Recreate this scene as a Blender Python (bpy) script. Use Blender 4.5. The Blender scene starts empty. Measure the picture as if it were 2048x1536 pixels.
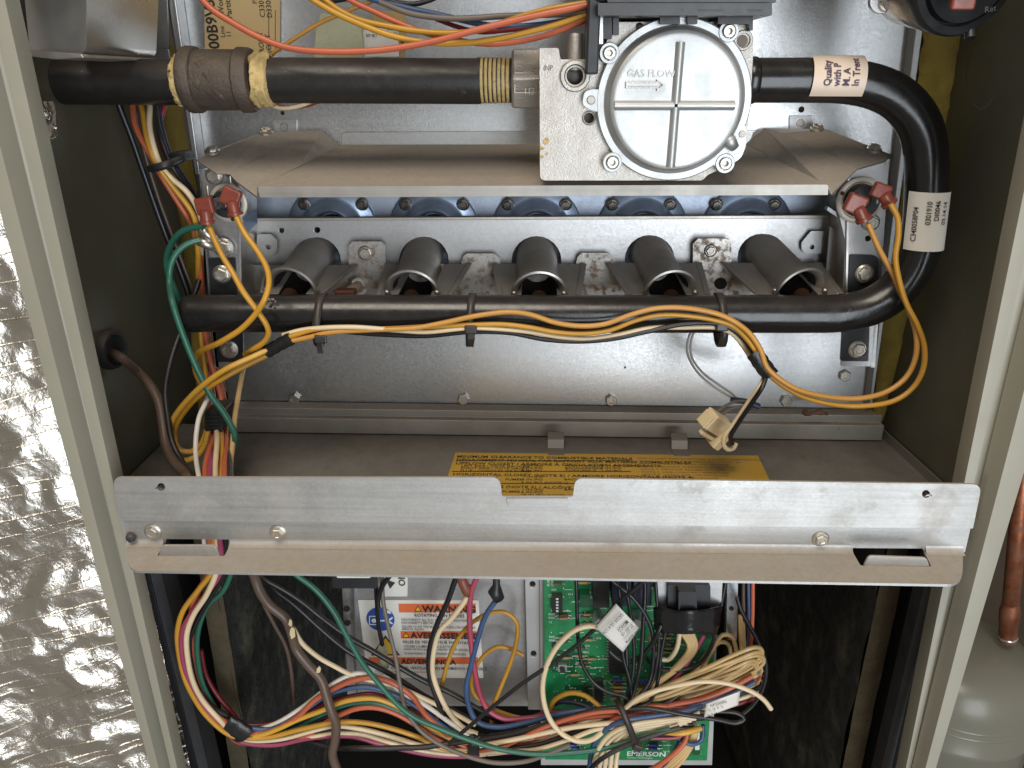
import bpy, bmesh, math, random
from mathutils import Vector, Matrix, noise
from mathutils.geometry import tessellate_polygon
random.seed(7)
sc = bpy.context.scene
COL = sc.collection

# ------------------------------------------------------------------ camera
FPX = 1570.0                       # focal length in pixels of the 2048 px wide photograph
YAW, PITCH, ROLL = math.radians(1.2), math.radians(21.2), math.radians(0.25)
CAM = Vector((-0.004, -0.3293, 0.1764))
_fw = Vector((-math.sin(YAW)*math.cos(PITCH), math.cos(YAW)*math.cos(PITCH), -math.sin(PITCH)))
_rt = Vector((math.cos(YAW), math.sin(YAW), 0))
_up = _rt.cross(_fw)
_r2 = _rt*math.cos(ROLL) + _up*math.sin(ROLL)
_u2 = _up*math.cos(ROLL) - _rt*math.sin(ROLL)
RT, UP, FW = _r2, _u2, _fw
cam_data = bpy.data.cameras.new('camera')
cam_data.sensor_width = 36.0
cam_data.lens = FPX/2048*36.0
cam_data.clip_start = 0.01
cam_data.clip_end = 50
cam = bpy.data.objects.new('camera', cam_data)
COL.objects.link(cam)
M = Matrix((RT, UP, -FW)).transposed().to_4x4()
M.translation = CAM
cam.matrix_world = M
sc.camera = cam

# ------------------------------------------------------------------ light
world = bpy.data.worlds.new('World')
sc.world = world
world.use_nodes = True
bg = world.node_tree.nodes['Background']
bg.inputs['Color'].default_value = (1.0, 0.93, 0.83, 1)
bg.inputs['Strength'].default_value = 0.21

def area(name, loc, target, sx, sy, power, color):
    l = bpy.data.lights.new(name, 'AREA')
    l.shape = 'RECTANGLE'; l.size = sx; l.size_y = sy
    l.energy = power; l.color = color
    o = bpy.data.objects.new(name, l)
    COL.objects.link(o)
    o.location = loc
    d = (Vector(target)-Vector(loc)).normalized()
    o.rotation_euler = d.to_track_quat('-Z', 'Y').to_euler()
    return o
area('daylight_doorway', (0.52, -1.50, -0.12), (0.03, 0.1, 0.0), 0.85, 1.50, 20, (0.86, 0.93, 1.0))
area('ceiling_lamp', (-0.25, -0.80, 1.55), (0.0, 0.05, 0.1), 1.00, 0.90, 22, (1.0, 0.90, 0.77))
sc.view_settings.view_transform = 'Standard'
sc.view_settings.look = 'None'
sc.view_settings.exposure = 0.22
sc.view_settings.gamma = 1.0
sc.cycles.use_denoising = True
sc.cycles.max_bounces = 8
sc.cycles.sample_clamp_indirect = 6.0

# ------------------------------------------------------------------ layout helpers
def ray(px, py):
    return RT*((px-1024)/FPX) + UP*((768-py)/FPX) + FW
def P(px, py, Y):
    d = ray(px, py)
    return CAM + d*((Y-CAM.y)/d.y)
def PZ(px, py, Z):
    d = ray(px, py)
    return CAM + d*((Z-CAM.z)/d.z)
def S(px, py, Y):                  # metres per photograph pixel at that point
    return (P(px, py, Y)-CAM).dot(FW)/FPX

def lin(c):
    return c/12.92 if c <= 0.04045 else ((c+0.055)/1.055)**2.4
def hx(s, k=1.0):
    s = s.lstrip('#')
    return tuple(min(1.0, lin(int(s[i:i+2], 16)/255)*k) for i in (0, 2, 4))

# ------------------------------------------------------------------ materials
MATS = {}
def mat(name, rgb, rough=0.5, metal=0.0, var=0.12, vscale=60, bump=0.0, bscale=400, dust=0.0,
        speck=None, spangle=0.0, streak=0.0, rvar=0.08, spec=0.5, dustcol=(0.23, 0.175, 0.12), grime=None, trans=0.0, coat=0.0):
    if name in MATS: return MATS[name]
    m = bpy.data.materials.new(name); m.use_nodes = True
    nt = m.node_tree; N = nt.nodes; L = nt.links
    b = N['Principled BSDF']
    tc = N.new('ShaderNodeTexCoord'); co = tc.outputs['Object']
    def ns(scale, detail=4, rough_=0.55, vec=co):
        n = N.new('ShaderNodeTexNoise'); n.inputs['Scale'].default_value = scale
        n.inputs['Detail'].default_value = detail; n.inputs['Roughness'].default_value = rough_
        L.new(vec, n.inputs['Vector']); return n.outputs['Fac']
    def ramp(fac, a, c, ca=(0,0,0), cc=(1,1,1)):
        r = N.new('ShaderNodeValToRGB'); r.color_ramp.elements[0].position = a; r.color_ramp.elements[1].position = c
        r.color_ramp.elements[0].color = (*ca, 1); r.color_ramp.elements[1].color = (*cc, 1)
        L.new(fac, r.inputs['Fac']); return r.outputs['Color']
    def mix(fac, a, c):
        x = N.new('ShaderNodeMix'); x.data_type = 'RGBA'
        if isinstance(fac, (int, float)): x.inputs[0].default_value = fac
        else: L.new(fac, x.inputs[0])
        for v, i in ((a, 6), (c, 7)):
            if isinstance(v, tuple): x.inputs[i].default_value = (*v, 1)
            else: L.new(v, x.inputs[i])
        return x.outputs[2]
    def math_(op, a, c):
        x = N.new('ShaderNodeMath'); x.operation = op; x.use_clamp = True
        for v, i in ((a, 0), (c, 1)):
            if isinstance(v, (int, float)): x.inputs[i].default_value = v
            else: L.new(v, x.inputs[i])
        return x.outputs[0]
    lo = tuple(max(0, c*(1-var)) for c in rgb); hi = tuple(min(1, c*(1+var)) for c in rgb)
    base = ramp(ns(vscale), 0.3, 0.7, lo, hi)
    rfac = ns(vscale*1.7, 3)
    mr = N.new('ShaderNodeMapRange'); L.new(rfac, mr.inputs[0])
    mr.inputs[1].default_value = 0.25; mr.inputs[2].default_value = 0.75
    mr.inputs[3].default_value = max(0.03, rough-rvar); mr.inputs[4].default_value = min(1, rough+rvar)
    rgh = mr.outputs[0]
    if spangle:
        v = N.new('ShaderNodeTexVoronoi'); v.inputs['Scale'].default_value = 800; L.new(co, v.inputs['Vector'])
        sp = N.new('ShaderNodeSeparateColor'); L.new(v.outputs['Color'], sp.inputs[0])
        base = mix(math_('MULTIPLY', sp.outputs[0], spangle), base, tuple(min(1, c*1.55) for c in rgb))
        rgh = math_('ADD', rgh, math_('MULTIPLY', sp.outputs[1], spangle*0.3))
    if streak:
        mp = N.new('ShaderNodeMapping'); mp.inputs['Scale'].default_value = (4, 40, 160); L.new(co, mp.inputs['Vector'])
        s = ns(3.0, 5, 0.6, mp.outputs['Vector'])
        base = mix(math_('MULTIPLY', ramp(s, 0.42, 0.75), streak), base, tuple(c*0.55 for c in rgb))
    met = metal
    if grime:
        gcol, gs, ga, gb, gk = grime
        g = math_('MULTIPLY', ramp(ns(gs, 6, 0.62), ga, gb), gk)
        base = mix(g, base, gcol)
        rgh = math_('ADD', rgh, math_('MULTIPLY', g, 0.35))
        if metal: met = math_('MULTIPLY', metal, math_('SUBTRACT', 1.0, g))
    if speck:
        scol, ss, st = speck
        sf = ramp(ns(ss, 2), st, st+0.05)
        base = mix(sf, base, scol)
    if dust:
        ge = N.new('ShaderNodeNewGeometry'); sx = N.new('ShaderNodeSeparateXYZ'); L.new(ge.outputs['Normal'], sx.inputs[0])
        up = N.new('ShaderNodeMapRange'); L.new(sx.outputs[2], up.inputs[0]); up.inputs[1].default_value = 0.25; up.inputs[2].default_value = 0.85
        dn = math_('ADD', 0.30, math_('MULTIPLY', ns(38, 8, 0.68), 1.1))
        df = math_('MULTIPLY', math_('MULTIPLY', up.outputs[0], dust), dn)
        base = mix(df, base, mix(ns(300, 4), tuple(c*0.75 for c in dustcol), tuple(c*1.2 for c in dustcol)))
        rgh = math_('ADD', rgh, math_('MULTIPLY', df, 0.5))
        met = math_('MULTIPLY', met, math_('SUBTRACT', 1.0, df))
    L.new(base, b.inputs['Base Color']); L.new(rgh, b.inputs['Roughness'])
    if isinstance(met, (int, float)): b.inputs['Metallic'].default_value = met
    else: L.new(met, b.inputs['Metallic'])
    b.inputs['Specular IOR Level'].default_value = spec
    if coat: b.inputs['Coat Weight'].default_value = coat; b.inputs['Coat Roughness'].default_value = 0.15
    if trans: b.inputs['Transmission Weight'].default_value = trans
    if bump:
        bp = N.new('ShaderNodeBump'); bp.inputs['Strength'].default_value = bump; bp.inputs['Distance'].default_value = 0.001
        L.new(ns(bscale, 4, 0.6), bp.inputs['Height']); L.new(bp.outputs[0], b.inputs['Normal'])
    MATS[name] = m
    return m

GALV = mat('galvanized_steel', (0.45, 0.445, 0.44), 0.41, 0.93, 0.06, 12, 0.05, 900, dust=0.75, spangle=0.18, streak=0.16, rvar=.03)
GALVW = mat('galvanized_wall', (0.53, 0.535, 0.535), 0.30, 0.96, 0.05, 6, 0.07, 900, dust=0.8, spangle=0.22, streak=0.10, rvar=.03,
            grime=((0.20, 0.15, 0.10), 16, 0.62, 0.85, 0.20))
GALVD = mat('dusty_steel', (0.40, 0.37, 0.33), 0.42, 0.75, 0.12, 30, 0.05, 600, dust=1.0, dustcol=(0.31, 0.262, 0.212), spangle=0.12,
            speck=((0.06, 0.03, 0.015), 85, 0.735))
BRKT = mat('bracket_zinc', (0.46, 0.455, 0.44), 0.46, 0.80, 0.10, 18, 0.05, 800, dust=0.92, dustcol=(0.32, 0.27, 0.215), streak=0.35, spangle=0.15,
           grime=((0.22, 0.18, 0.13), 45, 0.55, 0.85, 0.55))
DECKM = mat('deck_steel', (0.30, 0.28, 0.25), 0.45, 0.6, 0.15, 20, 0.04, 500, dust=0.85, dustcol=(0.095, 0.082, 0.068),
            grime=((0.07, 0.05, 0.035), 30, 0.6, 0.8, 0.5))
RUST = mat('rusty_steel', (0.42, 0.40, 0.37), 0.42, 0.8, 0.12, 40, 0.08, 600, spangle=0.3, dust=0.5,
           grime=((0.20, 0.105, 0.045), 170, 0.50, 0.62, 0.75))
BURN = mat('burner_steel', (0.43, 0.405, 0.375), 0.40, 0.85, 0.12, 60, 0.05, 500, dust=0.45, dustcol=(0.11, 0.08, 0.06))
BLUED = mat('blued_steel', (0.41, 0.51, 0.68), 0.38, 0.8, 0.25, 45, 0.04, 500)
PIPE = mat('black_pipe', (0.017, 0.015, 0.014), 0.36, 0.0, 0.2, 90, 0.10, 900, dust=0.42, dustcol=(0.085, 0.06, 0.045), spec=0.5,
           grime=((0.16, 0.12, 0.08), 120, 0.64, 0.80, 0.55), speck=((0.30, 0.27, 0.22), 170, 0.735))
MANI = mat('painted_manifold', (0.012, 0.0115, 0.0115), 0.22, 0.0, 0.15, 80, 0.05, 500, dust=0.28, dustcol=(0.075, 0.06, 0.05), spec=0.55,
           speck=((0.25, 0.2, 0.15), 130, 0.76))
CASTIRON = mat('cast_iron', (0.075, 0.055, 0.042), 0.55, 0.15, 0.25, 90, 0.6, 500, dust=0.35, dustcol=(0.12, 0.09, 0.06))
DOPE = mat('pipe_dope', (0.52, 0.38, 0.16), 0.75, 0, 0.25, 200, 0.8, 500, grime=((0.06, 0.045, 0.03), 200, 0.58, 0.7, 0.8))
CAST = mat('cast_aluminium', (0.50, 0.47, 0.43), 0.42, 0.85, 0.06, 80, 0.35, 1300, dust=0.6, dustcol=(0.25, 0.2, 0.15),
           grime=((0.27, 0.20, 0.14), 35, 0.52, 0.9, 0.5))
COVER = mat('cover_aluminium', (0.50, 0.51, 0.505), 0.45, 0.80, 0.06, 60, 0.12, 1500, dust=0.45, speck=((0.25, 0.24, 0.22), 420, 0.74))
ZINC = mat('zinc_screw', (0.60, 0.56, 0.50), 0.36, 0.9, 0.06, 100, 0.02, 900, rvar=.03)
SCREWD = mat('dark_screw', (0.22, 0.20, 0.18), 0.30, 0.9, 0.2, 300)
JAMB = mat('cream_enamel', hx('#8e8b7d'), 0.42, 0.0, 0.05, 20, 0.03, 800, grime=((0.30, 0.25, 0.18), 25, 0.6, 0.85, 0.35))
INNER = mat('olive_inner_wall', hx('#5a5849'), 0.36, 0.1, 0.12, 25, 0.05, 500, spec=0.4)
INSUL = mat('yellow_fibreglass', hx('#7f6d2c'), 0.95, 0, 0.25, 80, 1.0, 400, grime=((0.12, 0.08, 0.03), 40, 0.5, 0.7, 0.6))
LINER = mat('black_liner', (0.03, 0.029, 0.026), 0.8, 0, 0.5, 90, 1.0, 300, grime=((0.15, 0.14, 0.09), 34, 0.50, 0.72, 0.65))
LINEDGE = mat('liner_edge', hx('#463d2b'), 0.95, 0, 0.25, 70, 0.8, 400)
GASKET = mat('dark_gasket', (0.035, 0.035, 0.037), 0.5, 0.2, 0.2, 50, 0.2, 300, dust=0.3)
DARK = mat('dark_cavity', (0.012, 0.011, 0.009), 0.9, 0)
PLB = mat('black_plastic', (0.017, 0.018, 0.02), 0.38, 0, 0.2, 60, 0.05, 900, dust=0.3, dustcol=(0.12, 0.1, 0.08))
PLG = mat('grey_black_plastic', (0.05, 0.053, 0.057), 0.42, 0, 0.15, 60, 0.05, 900)
TAPE = mat('vinyl_tape', (0.012, 0.012, 0.013), 0.30, 0, 0.2, 90, 0.35, 250)
TIE = mat('nylon_tie', (0.03, 0.027, 0.024), 0.38, 0, 0.2, 90, dust=0.4, dustcol=(0.1, 0.07, 0.05))
REDT = mat('red_terminal', hx('#7d3d30'), 0.28, 0, 0.15, 150, spec=0.55)
CREAMP = mat('cream_plastic', hx('#cdbb95'), 0.45, 0, 0.1, 80)
CLEARP = mat('milky_plastic', hx('#c9c9a8'), 0.30, 0, 0.06, 60, trans=0.25)
PAPER = mat('white_label', hx('#dcd8cf'), 0.55, 0, 0.04, 40, grime=((0.4, 0.33, 0.25), 40, 0.6, 0.85, 0.4))
PAPERP = mat('pinkish_label', hx('#dcc8b4'), 0.45, 0, 0.04, 40)
TANP = mat('tan_label', hx('#d2b27c'), 0.55, 0, 0.05, 30)
YELP = mat('yellow_label', hx('#b08a2b'), 0.5, 0, 0.08, 30, grime=((0.12, 0.09, 0.04), 40, 0.6, 0.85, 0.22))
INK = mat('black_ink', (0.025, 0.022, 0.02), 0.6)
INKG = mat('grey_ink', (0.12, 0.10, 0.09), 0.6)
INKW = mat('white_ink', (0.72, 0.75, 0.70), 0.6)
ORANGEP = mat('orange_print', hx('#d9693a'), 0.5)
BLUEP = mat('blue_print', hx('#2a4f9e'), 0.5)
YELSIGN = mat('yellow_print', hx('#e3b51e'), 0.5)
PCB = mat('green_board', hx('#1e7f4b'), 0.30, 0, 0.18, 120, 0.03, 900, spec=0.5, coat=0.2)
PCBD = mat('green_board_pour', hx('#115430'), 0.32, 0, 0.12, 200)
SOLDER = mat('solder', (0.65, 0.65, 0.62), 0.3, 0.9)
COPPER = mat('weathered_copper', hx('#9a5f45'), 0.40, 0.85, 0.3, 40, 0.15, 200, grime=((0.14, 0.08, 0.05), 50, 0.45, 0.7, 0.7))
TANK = mat('grey_tank', hx('#7c7a6d'), 0.30, 0, 0.05, 10, 0.02, 300, coat=0.12, grime=((0.16, 0.13, 0.08), 12, 0.6, 0.9, 0.3))
CERAM = mat('ceramic', hx('#b9a68c'), 0.6, 0)
BRASS = mat('dull_brass', hx('#4f3628'), 0.5, 0.4)

WC = {'yellow': '#bd8b2e', 'yellow2': '#c89838', 'orange': '#b85f42', 'cream': '#d8c3a0', 'white': '#dcd6cc', 'black': '#17161a',
      'blue': '#3a5276', 'navy': '#232c48', 'green': '#2b6351', 'red': '#8c2a2a', 'magenta': '#96405c', 'pink': '#a5445a',
      'maroon': '#6d1f24', 'brown': '#5b4a40', 'grey': '#6e665e', 'tan': '#c9a974', 'lgrey': '#b9b6b2', 'amber': '#bb883f'}
def wmat(c):
    dk = c in ('black', 'navy', 'brown', 'grey')
    return mat('wire_'+c, hx(WC[c]), 0.36, 0, 0.08, 60, 0.03, 500, dust=0.22 if dk else 0.12, dustcol=(0.16, 0.12, 0.09), spec=0.5,
               speck=((0.03, 0.02, 0.015), 300, 0.78) if c in ('yellow', 'yellow2', 'cream', 'orange') else None)

# ------------------------------------------------------------------ object helpers
def thing(name, label, cat, loc=(0, 0, 0), group=None):
    o = bpy.data.objects.new(name, None); COL.objects.link(o)
    o.empty_display_size = 0.01
    o.location = loc; o['label'] = label; o['category'] = cat
    if group: o['group'] = group
    return o
def tag(o, label, cat, group=None):
    o['label'] = label; o['category'] = cat
    if group: o['group'] = group
    return o
def origin_of(p):
    v = Vector((0, 0, 0))
    while p is not None:
        v += p.location; p = p.parent
    return v
def mk(name, verts, faces, m, parent=None, smooth=False, bevel=0.0, bseg=2, solid=0.0, auto=None):
    me = bpy.data.meshes.new(name)
    off = origin_of(parent)
    vs = [Vector(v) for v in verts]
    base = Vector((0, 0, 0))
    if parent is None and vs:      # origin at the thing itself
        base = sum(vs, Vector())/len(vs)
    me.from_pydata([v-off-base for v in vs], [], faces)
    me.validate()
    bm = bmesh.new(); bm.from_mesh(me)
    bmesh.ops.remove_doubles(bm, verts=bm.verts, dist=1e-7)
    bmesh.ops.recalc_face_normals(bm, faces=bm.faces)
    bm.to_mesh(me); bm.free()
    me.materials.append(m)
    if smooth:
        for p in me.polygons: p.use_smooth = True
        if auto is not None: me.set_sharp_from_angle(angle=math.radians(auto))
    o = bpy.data.objects.new(name, me); COL.objects.link(o)
    if parent is not None: o.parent = parent
    else: o.location = base
    if solid:
        md = o.modifiers.new('thickness', 'SOLIDIFY'); md.thickness = solid; md.offset = 0
    if bevel:
        md = o.modifiers.new('soft_edge', 'BEVEL'); md.width = bevel; md.segments = bseg; md.limit_method = 'ANGLE'; md.angle_limit = math.radians(35)
        md.harden_normals = False
    return o

def clean(loop):
    out = []
    for p in loop:
        if not out or (p-out[-1]).length > 1e-6: out.append(p)
    if (out[0]-out[-1]).length < 1e-6: out.pop()
    return out
def prism_geo(front, back, fh=(), bh=()):
    """front/back: loops of 3-D points, fh/bh: hole loops"""
    loops_f = [front]+list(fh); loops_b = [back]+list(bh)
    V = []; F = []
    nf = sum(len(l) for l in loops_f)
    for l in loops_f: V += l
    for l in loops_b: V += l
    for t in tessellate_polygon([[Vector(p) for p in l] for l in loops_f]):
        F.append(tuple(t)); F.append(tuple(i+nf for i in reversed(t)))
    s = 0
    for l in loops_f:
        n = len(l)
        for i in range(n):
            a, b = s+i, s+(i+1) % n
            F.append((a, b, b+nf, a+nf))
        s += n
    return V, F
def plate(name, pts, Y, thick, m, parent=None, holes=(), bevel=0.0, bseg=2, fn=None, smooth=False):
    """outline given where it shows in the photograph, standing in the plane at depth Y, running back by thick"""
    fn = fn or (lambda p: P(p[0], p[1], p[2] if len(p) > 2 else Y))
    fr = clean([fn(p) for p in pts]); hs = [clean([fn(p) for p in h]) for h in holes]
    d = Vector((0, thick, 0))
    V, F = prism_geo(fr, [v+d for v in fr], hs, [[v+d for v in h] for h in hs])
    return mk(name, V, F, m, parent, bevel=bevel, bseg=bseg, smooth=smooth)
def circ(cx, cy, rx, ry=None, n=20, a0=0, a1=360):
    ry = ry or rx
    full = abs(a1-a0) >= 360
    k = n if full else n+1
    return [(cx+rx*math.cos(math.radians(a0+(a1-a0)*i/n)), cy+ry*math.sin(math.radians(a0+(a1-a0)*i/n))) for i in range(k)]
def rrect(x0, y0, x1, y1, r, n=4):
    o = []
    for cx, cy, a in ((x1-r, y0+r, -90), (x1-r, y1-r, 0), (x0+r, y1-r, 90), (x0+r, y0+r, 180)):
        for i in range(n+1):
            t = math.radians(a+90*i/n); o.append((cx+r*math.cos(t), cy+r*math.sin(t)))
    return o
def rpoly(pts, r, n=4):
    """round the corners of a polygon in the layout plane"""
    o = []; k = len(pts)
    rs = r if isinstance(r, (list, tuple)) else [r]*k
    for i in range(k):
        a = Vector(pts[i-1][:2]); b = Vector(pts[i][:2]); c = Vector(pts[(i+1) % k][:2])
        u = a-b; w = c-b; rr = min(rs[i], u.length*0.45, w.length*0.45)
        if rr < 0.3: o.append(tuple(b)); continue
        p0 = b+u.normalized()*rr; p1 = b+w.normalized()*rr
        for j in range(n+1):
            t = j/n
            q = p0*(1-t)**2 + b*2*t*(1-t) + p1*t*t
            o.append(tuple(q))
    return o
def frame_of(axis):
    z = Vector(axis).normalized()
    x = z.cross(Vector((0, 0, 1)))
    if x.length < 1e-3: x = Vector((1, 0, 0))
    x.normalize(); y = z.cross(x)
    return x, y, z
def lathe_geo(o, axis, prof, n=24, jit=0.0, close=True):
    x, y, z = frame_of(axis); o = Vector(o)
    V = []; F = []
    for r, h in prof:
        for i in range(n):
            a = 2*math.pi*i/n
            q = r*(1+(random.uniform(-jit, jit) if jit else 0))
            V.append(o + z*h + (x*math.cos(a)+y*math.sin(a))*q)
    for k in range(len(prof)-1):
        for i in range(n):
            a = k*n+i; b = k*n+(i+1) % n
            F.append((a, b, b+n, a+n))
    if close:
        F.append(tuple(range(n-1, -1, -1))); F.append(tuple(range((len(prof)-1)*n, len(prof)*n)))
    return V, F
def lathe(name, o, axis, prof, m, parent=None, n=24, jit=0.0, close=True, auto=40, bevel=0):
    V, F = lathe_geo(o, axis, prof, n, jit, close)
    return mk(name, V, F, m, parent, smooth=True, auto=auto, bevel=bevel)
def join(*geos):
    V = []; F = []
    for v, f in geos:
        s = len(V); V += list(v); F += [tuple(i+s for i in q) for q in f]
    return V, F
def box_geo(c, sx, sy, sz, rot=None):
    c = Vector(c); V = []
    for dx, dy, dz in ((-1,-1,-1),(1,-1,-1),(1,1,-1),(-1,1,-1),(-1,-1,1),(1,-1,1),(1,1,1),(-1,1,1)):
        v = Vector((dx*sx/2, dy*sy/2, dz*sz/2))
        if rot is not None: v = rot @ v
        V.append(c+v)
    return V, [(0,3,2,1),(4,5,6,7),(0,1,5,4),(1,2,6,5),(2,3,7,6),(3,0,4,7)]
def box(name, c, sx, sy, sz, m, parent=None, rot=None, bevel=0.0, bseg=2):
    V, F = box_geo(c, sx, sy, sz, rot)
    return mk(name, V, F, m, parent, bevel=bevel, bseg=bseg)
def catmull(pts, step=0.0025):
    pts = [Vector(p) for p in pts]
    if len(pts) < 3: return pts
    ext = [pts[0]*2-pts[1]]+pts+[pts[-1]*2-pts[-2]]
    out = []
    for i in range(1, len(ext)-2):
        p0, p1, p2, p3 = ext[i-1:i+3]
        n = max(2, min(14, int((p2-p1).length/step)))
        d01 = max((p1-p0).length, 1e-6)**0.5; d12 = max((p2-p1).length, 1e-6)**0.5; d23 = max((p3-p2).length, 1e-6)**0.5
        m1 = ((p1-p0)/d01 - (p2-p0)/(d01+d12) + (p2-p1)/d12)*d12
        m2 = ((p2-p1)/d12 - (p3-p1)/(d12+d23) + (p3-p2)/d23)*d12
        for k in range(n):
            t = k/n; t2 = t*t; t3 = t2*t
            out.append(p1*(2*t3-3*t2+1) + m1*(t3-2*t2+t) + p2*(-2*t3+3*t2) + m2*(t3-t2))
    out.append(pts[-1])
    return out
def tube_geo(path, r, n=8, cap=True):
    path = [Vector(p) for p in path]
    T = []
    for i in range(len(path)):
        a = path[max(0, i-1)]; b = path[min(len(path)-1, i+1)]
        t = (b-a); T.append(t.normalized() if t.length > 1e-9 else Vector((0, 0, 1)))
    x, y, _ = frame_of(T[0])
    V = []; F = []
    rf = r if callable(r) else (lambda i: r)
    for i, p in enumerate(path):
        if i:
            q = T[i-1].rotation_difference(T[i]); x = q @ x
            x = (x - T[i]*x.dot(T[i])).normalized()
        y = T[i].cross(x)
        for k in range(n):
            a = 2*math.pi*k/n
            V.append(p + (x*math.cos(a)+y*math.sin(a))*rf(i))
    for i in range(len(path)-1):
        for k in range(n):
            a = i*n+k; b = i*n+(k+1) % n
            F.append((a, b, b+n, a+n))
    if cap:
        F.append(tuple(range(n-1, -1, -1))); F.append(tuple(range((len(path)-1)*n, len(path)*n)))
    return V, F
def fill_y(pts, y0=None):
    """fill in missing depths along a wire by interpolation"""
    pts = [list(p) for p in pts]
    known = [i for i, p in enumerate(pts) if len(p) > 2]
    if not known:
        return [(p[0], p[1], y0) for p in pts]
    out = []
    for i, p in enumerate(pts):
        if len(p) > 2: out.append(tuple(p)); continue
        lo = [k for k in known if k < i]; hi = [k for k in known if k > i]
        if not lo: Y = pts[hi[0]][2]
        elif not hi: Y = pts[lo[-1]][2]
        else:
            a, b = lo[-1], hi[0]; Y = pts[a][2] + (pts[b][2]-pts[a][2])*(i-a)/(b-a)
        out.append((p[0], p[1], Y))
    return out
def wire_path(pts, y0=None):
    return catmull([P(*p) for p in fill_y(pts, y0)])
def wire(color, w, pts, label, y0=None, group=None, cat='wire', name=None, n=8):
    """w: width in photograph pixels, measured in the middle of the wire's course"""
    pts = fill_y(pts, y0)
    if pts[0][1] < 0: pts = [(pts[0][0]-(pts[1][0]-pts[0][0])*1.4, pts[0][1]-140, pts[0][2])]+pts      # carry on above the picture
    if pts[-1][1] < 0: pts = pts+[(pts[-1][0]+(pts[-1][0]-pts[-2][0])*1.4, pts[-1][1]-140, pts[-1][2])]
    pp = pts
    mid = pp[len(pp)//2]
    r = w*0.5*S(*mid)
    V, F = tube_geo(wire_path(pts, y0), r, n)
    o = mk(name or (color.rstrip('2')+'_wire' if color != 'lgrey' else 'grey_wire'), V, F, wmat(color), None, smooth=True, auto=50)
    tag(o, label, cat, group)
    return o
def plane_map(px, py, Y, ang=0, lift=0.0004):
    o = P(px, py, Y); a = math.radians(ang)
    U = Vector((math.cos(a), 0, math.sin(a))); Vv = Vector((-math.sin(a), 0, math.cos(a)))
    return lambda u, v: o + U*u + Vv*v - Vector((0, lift, 0))
_tc = bpy.data.curves.new('tmp_text', 'FONT'); _to = bpy.data.objects.new('tmp_text', _tc); COL.objects.link(_to)
def text_geo(s, size, fn, align='LEFT', bold=0.0, sx=1.0, lines=1.0, ext=0.0):
    _tc.body = s; _tc.size = 1.0; _tc.align_x = align; _tc.offset = bold; _tc.space_line = lines
    _tc.resolution_u = 2; _tc.extrude = 0
    bpy.context.view_layer.update()
    me = bpy.data.meshes.new_from_object(_to.evaluated_get(bpy.context.evaluated_depsgraph_get()))
    V = [fn(v.co.x*size*sx, v.co.y*size) for v in me.vertices]
    F = [tuple(p.vertices) for p in me.polygons]
    bpy.data.meshes.remove(me)
    return V, F
def text(s, size, fn, m, parent, **k):
    V, F = text_geo(s, size, fn, **k)
    me = bpy.data.meshes.new('lettering'); off = origin_of(parent)
    me.from_pydata([v-off for v in V], [], F); me.materials.append(m)
    o = bpy.data.objects.new('lettering', me); COL.objects.link(o); o.parent = parent
    return o
def hex_geo(c, nrm, r, h=None, flange=True, spin=0.3):
    """a hex-head machine screw with its washer flange, r = flange radius"""
    h = h or r*0.62
    x, y, z = frame_of(nrm); c = Vector(c)
    geos = []
    if flange:
        geos.append(lathe_geo(c-z*0.0005, nrm, [(r, 0), (r, r*0.14+0.0005), (r*0.82, r*0.26+0.0005)], 20))
    R = r*(0.76 if flange else 1.0)
    V = []; F = []
    for k, (q, hh) in enumerate(((R, r*0.1), (R, h*0.86), (R*0.84, h), (R*0.52, h), (R*0.44, h*0.90))):
        for i in range(6):
            a = math.pi/3*i+spin
            V.append(c + z*hh + (x*math.cos(a)+y*math.sin(a))*q)
    for k in range(4):
        for i in range(6):
            a = k*6+i; b = k*6+(i+1) % 6; F.append((a, b, b+6, a+6))
    F.append(tuple(range(24, 30))); F.append((5, 4, 3, 2, 1, 0))
    geos.append((V, F))
    return join(*geos)
def screw(parent, px, py, Y, rpx, nrm=(0, -1, 0), m=None, spin=None, name='screw', h=None, flange=True):
    c = P(px, py, Y); r = rpx*S(px, py, Y)
    V, F = hex_geo(c, nrm, r, h*S(px, py, Y) if h else None, flange, random.uniform(0, 1) if spin is None else spin)
    return mk(name, V, F, m or ZINC, parent, smooth=True, auto=25)
# ================================================================== SETTING
YW = 0.165                          # depth of the burner wall behind the cabinet front
ZD = P(1077, 857, YW).z             # height of the blower deck

# dark room wall behind, seen past the right edge of the cabinet
bw = mk('background_wall', [(-2.6, 1.25, -2.3), (2.9, 1.25, -2.3), (2.9, 1.25, 1.4), (-2.6, 1.25, 1.4)], [(0, 1, 2, 3)],
        mat('brown_wall', (0.075, 0.055, 0.036), 0.85, 0, 0.2, 6, 0.2, 60))
bw['kind'] = 'structure'

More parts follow.
